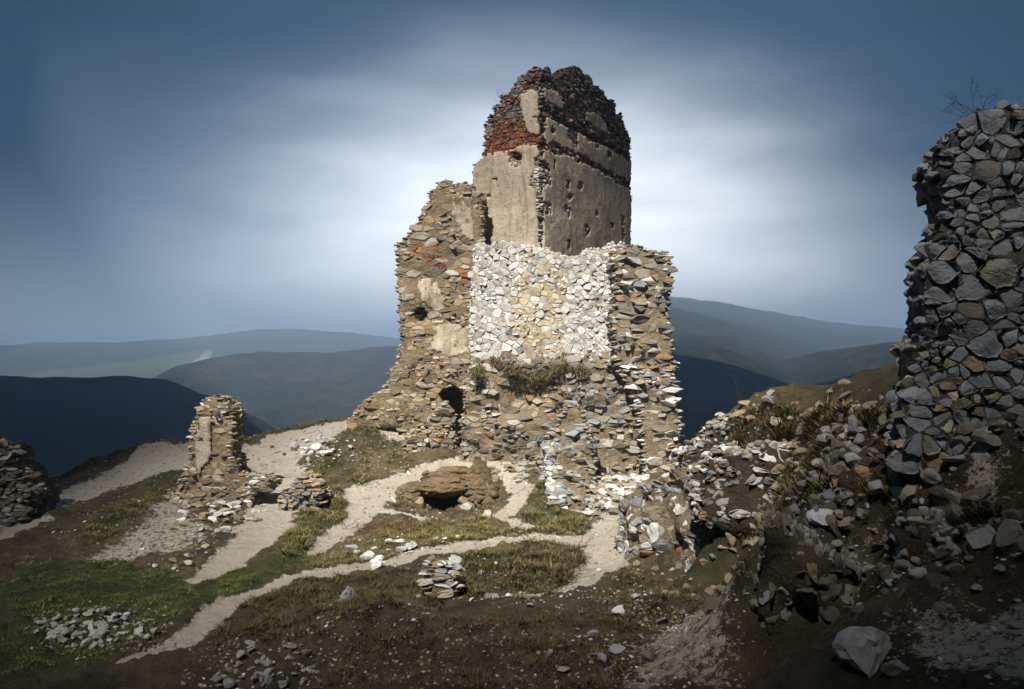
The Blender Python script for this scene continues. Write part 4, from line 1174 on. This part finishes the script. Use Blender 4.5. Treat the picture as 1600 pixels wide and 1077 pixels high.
# ------------------------------------------------------------------ grass and dead stalks
def blades(name, regions, pals):
    allv = []; alln = 0; Tn = []
    for (poly, n, h0, h1, pal, lay) in regions:
        pw = np.array(hits(poly)); lo = pw.min(0); hi_ = pw.max(0)
        q = lo+(hi_-lo)*rng.random((n, 2)); q = q[inpoly(q[:, 0], q[:, 1], pw)]
        s, g, d, t = cover(q[:, 0], q[:, 1])
        tuft = fbm(q[:, 0]*1.6, q[:, 1]*1.6, 3, 55)
        ok = (s < .4) & (tuft+rng.uniform(-.4, .4, len(q)) > -.15)
        q = q[ok][:max(1, n//14)]; tuft = tuft[ok][:max(1, n//14)]
        if len(q) == 0: continue
        K = 14                                                   # blades of one tussock lean out from its heart
        big_ = rng.uniform(.5, 1.4, len(q)); aa = rng.uniform(0, 6.283, (len(q), K)); rr = rng.random((len(q), K))*.11
        hue = rng.integers(len(pal), size=len(q))
        c0 = np.repeat(q, K, 0); q = c0+np.stack([(rr*np.cos(aa)).ravel(), (rr*np.sin(aa)).ravel()], 1)
        tuft = np.repeat(tuft, K); big_ = np.repeat(big_, K); hue = np.repeat(hue, K)
        m = len(q)
        z = ground_z(q[:, 0], q[:, 1])
        h = (h0+(h1-h0)*rng.random(m)**1.3)*(0.8+0.8*np.clip(tuft+.3, 0, 1))*big_*1.25
        a = aa.ravel()+rng.normal(scale=.5, size=m); lean = lay*rng.uniform(.3, 1.3, m)*h
        wd = h*rng.uniform(.03, .06, m)+.003
        dirx = np.cos(a); diry = np.sin(a)
        b = np.stack([q[:, 0], q[:, 1], z-.02], 1)
        side = np.stack([-diry, dirx, 0*a], 1)*wd[:, None]
        up = np.stack([dirx*lean*.4, diry*lean*.4, h*.62], 1); tip = np.stack([dirx*lean, diry*lean, h], 1)
        v = np.stack([b-side, b+side, b+up+side*.7, b+up-side*.7, b+tip], 1)
        allv.append(v.reshape(-1, 3)); alln += m
        p = np.array(pal)[np.where(rng.random(m) < .75, hue, rng.integers(len(pal), size=m))]*rng.uniform(.7, 1.25, (m, 1))
        Tn.append(np.repeat(p, 5, 0))
    V = np.vstack(allv); i = np.arange(alln)[:, None]*5
    f = np.concatenate([i+np.array([[0, 1, 2]]), i+np.array([[0, 2, 3]]), i+np.array([[3, 2, 4]])], 0)
    add(name, new_mesh(name, V, f, M_BLADE, np.vstack(Tn)), kind='stuff')
GREENB = [(.095, .115, .026), (.14, .145, .036), (.065, .085, .020), (.19, .175, .06)]
DRYB = [(.25, .185, .085), (.19, .135, .06), (.33, .26, .14), (.14, .10, .045), (.12, .105, .04)]
BROWNB = [(.10, .06, .028), (.07, .045, .022), (.13, .085, .04), (.05, .035, .018), (.08, .08, .03)]
blades('grass', [
 ([(10,880),(420,870),(540,820),(560,790),(480,885),(400,912),(200,1030),(0,1065)], 45600, 0.019, 0.061, GREENB, 1.4),
 ([(820,790),(860,740),(875,800),(960,825),(900,838),(800,832)], 14250, 0.037, 0.115, GREENB+DRYB, 1.4),
 ([(150,800),(300,735),(290,755),(160,850),(110,850)], 11400, 0.030, 0.084, GREENB+DRYB, 1.4),
 ([(450,668),(640,672),(640,720),(560,755),(470,745)], 25650, 0.030, 0.100, GREENB+DRYB, 1.4),
 ([(450,830),(500,760),(560,760),(560,800),(440,880)], 14250, 0.037, 0.115, GREENB+DRYB, 1.5),
 ([(200,700),(380,688),(440,672),(530,660),(530,668),(400,694),(200,708)], 7125, 0.030, 0.084, GREENB+DRYB, 1.0),
 ([(600,735),(720,730),(810,745),(815,790),(700,800),(600,795)], 12825, 0.030, 0.084, DRYB+GREENB[:1], 1.5),
 ([(480,885),(600,812),(820,822),(760,850),(560,888)], 25650, 0.030, 0.092, DRYB+GREENB[:2], 1.7),
 ([(700,865),(910,848),(930,900),(860,930),(700,935)], 25650, 0.030, 0.115, BROWNB+GREENB[:2]+DRYB[:1], 1.7),
 ([(400,930),(700,870),(700,945),(560,1000),(300,1010)], 19950, 0.030, 0.100, BROWNB+GREENB[:1], 1.5),
 ([(560,950),(1050,930),(1000,1077),(500,1077)], 25650, 0.022, 0.084, BROWNB, 1.7),
 ([(985,880),(1100,930),(1180,905),(1150,925),(1000,990),(900,960)], 22500, 0.022, 0.077, BROWNB+DRYB[:1], 1.7),
 ([(1085,700),(1150,655),(1250,648),(1250,690),(1170,740),(1090,760)], 15675, 0.037, 0.131, DRYB+GREENB[:2]+BROWNB, 1.5),
 ([(1180,780),(1290,760),(1310,830),(1190,840)], 8550, 0.022, 0.084, GREENB+BROWNB, 1.4),
 ([(1290,660),(1420,640),(1460,720),(1300,790)], 8550, 0.022, 0.092, BROWNB+DRYB, 1.5),
 ([(1080,760),(1100,700),(1300,690),(1290,800),(1180,850)], 12000, .05, .16, BROWNB+GREENB[:2]+DRYB[:1], 1.6),
 ([(1230,652),(1330,648),(1410,640),(1420,665),(1300,690),(1230,690)], 9000, .05, .18, BROWNB+DRYB[:3]+GREENB[:1], 1.6),
 ([(1400,790),(1640,820),(1640,860),(1400,830)], 5000, .04, .12, BROWNB, 1.6),
 ([(1250,700),(1600,700),(1600,900),(1300,880)], 11400, 0.015, 0.061, BROWNB, 1.5),
], None)

# turf hanging on the ledge under the white masonry
def ledge_turf():
    n = 7000; px = rng.uniform(738, 960, n); x = (px-CX)/F*37.6
    prof = np.interp(px, [735, 760, 800, 826, 855, 882, 920, 962], [575, 562, 560, 572, 568, 554, 568, 575])
    z = (HY-prof)/F*37.6; y = 37.45-rng.uniform(-.15, .5, n)
    k = fbm(x*1.3, y, 3, 77) > rng.uniform(-.3, .3, n)
    x, y, z = x[k], y[k], z[k]; n = len(x)
    z = z-(37.6-y)*.9-rng.uniform(0, .3, n); h = rng.uniform(.08, .30, n)*(1+.6*fbm(x*3, y, 2, 78))
    b = np.stack([x, y, z+.12], 1); side = np.stack([rng.uniform(.01, .03, n), rng.uniform(-.01, .01, n), 0*x], 1)
    up = np.stack([rng.normal(scale=.06, size=n), -.4*h, .25*h], 1); tip = np.stack([rng.normal(scale=.12, size=n), -.75*h, -.5*h], 1)
    v = np.stack([b-side, b+side, b+up+side, b+up-side, b+tip], 1).reshape(-1, 3)
    i = np.arange(n)[:, None]*5
    f = np.concatenate([i+np.array([[0, 1, 2]]), i+np.array([[0, 2, 3]]), i+np.array([[3, 2, 4]])], 0)
    p = np.array(BROWNB+GREENB[:2]+BROWNB[:3])[rng.integers(10, size=n)]*rng.uniform(.6, 1.2, (n, 1))
    add('ledge_turf', new_mesh('ledge_turf', v, f, M_BLADE, np.repeat(p, 5, 0)), kind='stuff')
ledge_turf()

def tubes(segs):
    """list of (p, q, r0, r1) -> three-sided twigs in one mesh"""
    V = []; Fc = []; o = 0
    for p, q, a, b in segs:
        d = q-p; d = d/(np.linalg.norm(d)+1e-9)
        s = np.cross(d, (0.3, 0.2, 0.93)); s /= np.linalg.norm(s)+1e-9; t = np.cross(d, s)
        for c, r in ((p, a), (q, b)):
            for k in range(3):
                an = 2.094*k; V.append(c+r*(math.cos(an)*s+math.sin(an)*t))
        for k in range(3):
            l = (k+1) % 3; Fc.append((o+k, o+l, o+3+l, o+3+k))
        o += 6
    return np.array(V), np.array(Fc)
def branch(p, d, L, r, depth, segs, gravity=0.0, fork=3):
    n = 4
    for i in range(n):
        d = d+rng.normal(scale=.16, size=3)+np.array([0, 0, -gravity]); d /= np.linalg.norm(d)
        q = p+d*L/n
        segs.append((p, q, r*(1-.2*i), r*(1-.2*(i+1))+.0015))
        p = q
        if depth and i:
            for _ in range(rng.integers(0, fork)):
                dd = d+rng.normal(scale=.55, size=3); dd /= np.linalg.norm(dd)
                branch(p, dd, L*rng.uniform(.35, .6), r*.55, depth-1, segs, gravity, fork)
def shrub(name, label, base, stems, L, r, spread_, lean=(0, 0, 1), depth=2, group=None, cat='shrub', fork=3):
    segs = []
    for k in range(stems):
        d = np.array(lean, float)+rng.normal(scale=spread_, size=3); d /= np.linalg.norm(d)
        branch(np.zeros(3), d, L*rng.uniform(.6, 1.1), r, depth, segs, fork=fork)
    v, f = tubes(segs)
    return add(name, new_mesh(name, v, f, M_TWIG), loc=base, label=label, cat=cat, group=group)
bw = OW+UW*1.15
d_ = 12.3
shrub('bare_shrub', 'leafless twiggy shrub rooted on top of the high grey wall at right', ((1545-CX)/F*d_, d_+.3, (HY-180)/F*d_), 4, .62, .008, .35, (.02, 0, 1), 2)
shrub('bare_branch', 'thin bare branch lying sideways over the edge of the high grey wall', ((1535-CX)/F*d_, d_+.2, (HY-180)/F*d_), 3, .5, .006, .22, (-1, 0, .15), 1, cat='branch')
shrub('twig_tuft', 'tiny bare twig tuft growing from the left shoulder of the tower top', ((788-CX)/F*41, 41, (HY-162)/F*41), 4, .75, .010, .35, (-.8, 0, .35), 2, cat='shrub')
for k, (px, py, d, L) in enumerate([(372, 690, 47, 1.6), (388, 688, 47.5, 1.9), (405, 692, 48, 1.1)]):
    shrub('bare_bush', ['short bare bush just behind the crest right of the pillar', 'tallest of the bare bushes behind the crest right of the pillar', 'smallest bare bush on the crest, farthest from the pillar'][k],
          ((px-CX)/F*d, d, near_h(np.array([(px-CX)/F*d]), np.array([d]))[0]-.1), 6, L*1.7, .022, .16, depth=2, cat='bush', group='bare bushes behind the crest')
q = np.array([(1155-CX)/F*33, 33.0])
zt = (HY-700)/F*33
tr = add('bare_tree', None, loc=(q[0], q[1], zt-3.0), label='slim leafless tree behind the bank, faint against the right hill', cat='tree')
segs = []; branch(np.zeros(3), np.array([0, 0, 1.0]), 5.2, .045, 0, segs)
v, f = tubes(segs); add('trunk', new_mesh('trunk', v, f, M_TWIG), tr)
segs = []
for k in range(26):
    i = rng.integers(1, 4); p = (np.array([0, 0, 1.0])*5.2*(.35+.63*rng.random()))
    dd = np.array([rng.normal(scale=.5), rng.normal(scale=.5), .8]); dd /= np.linalg.norm(dd)
    branch(p, dd, rng.uniform(.5, 1.3), .012, 1, segs)
v, f = tubes(segs); add('crown', new_mesh('crown', v, f, M_TWIG), tr)
q = hit(600, 828)
M_FERN = material('rusty bracken', lambda nt, b: nt.link(nt.mix(nt.noise(pos(nt), 8.0, 3), (.10, .035, .015), (.20, .085, .035)), b.inputs['Base Color']))
segs = []
for k in range(150):
    a = rng.normal(scale=(.75, .35), size=2); p = np.array([a[0], a[1], ground_z(q[0]+a[0], q[1]+a[1])[0]-ground_z(*q)[0]-.03])
    dd = np.array([rng.normal(scale=.7), rng.normal(scale=.7), .7]); dd /= np.linalg.norm(dd)
    branch(p, dd, rng.uniform(.2, .5), .012, 1 if k % 4 == 0 else 0, segs, .12)
v, f = tubes(segs)
add('bracken', new_mesh('bracken', v, f, M_FERN), loc=(q[0], q[1], ground_z(*q)[0]), label='patch of rusty dead bracken beside the narrow path left of the cave', cat='plant')
segs = []
pw = np.array(hits([(700,900),(760,870),(905,860),(912,905),(830,915),(720,920)]))
lo = pw.min(0); hi_ = pw.max(0)
for k in range(420):
    p2 = lo+(hi_-lo)*rng.random(2)
    if not inpoly(p2[:1], p2[1:], pw)[0]: continue
    z = ground_z(*p2)[0]
    dd = np.array([rng.normal(), rng.normal()*.6, abs(rng.normal(scale=.45))]); dd /= np.linalg.norm(dd)
    branch(np.array([p2[0], p2[1], z]), dd, rng.uniform(.25, .9), rng.uniform(.005, .014), 1 if k % 3 == 0 else 0, segs, .06)
v, f = tubes(segs)
add('brushwood', new_mesh('brushwood', v, f, M_TWIG), kind='stuff')
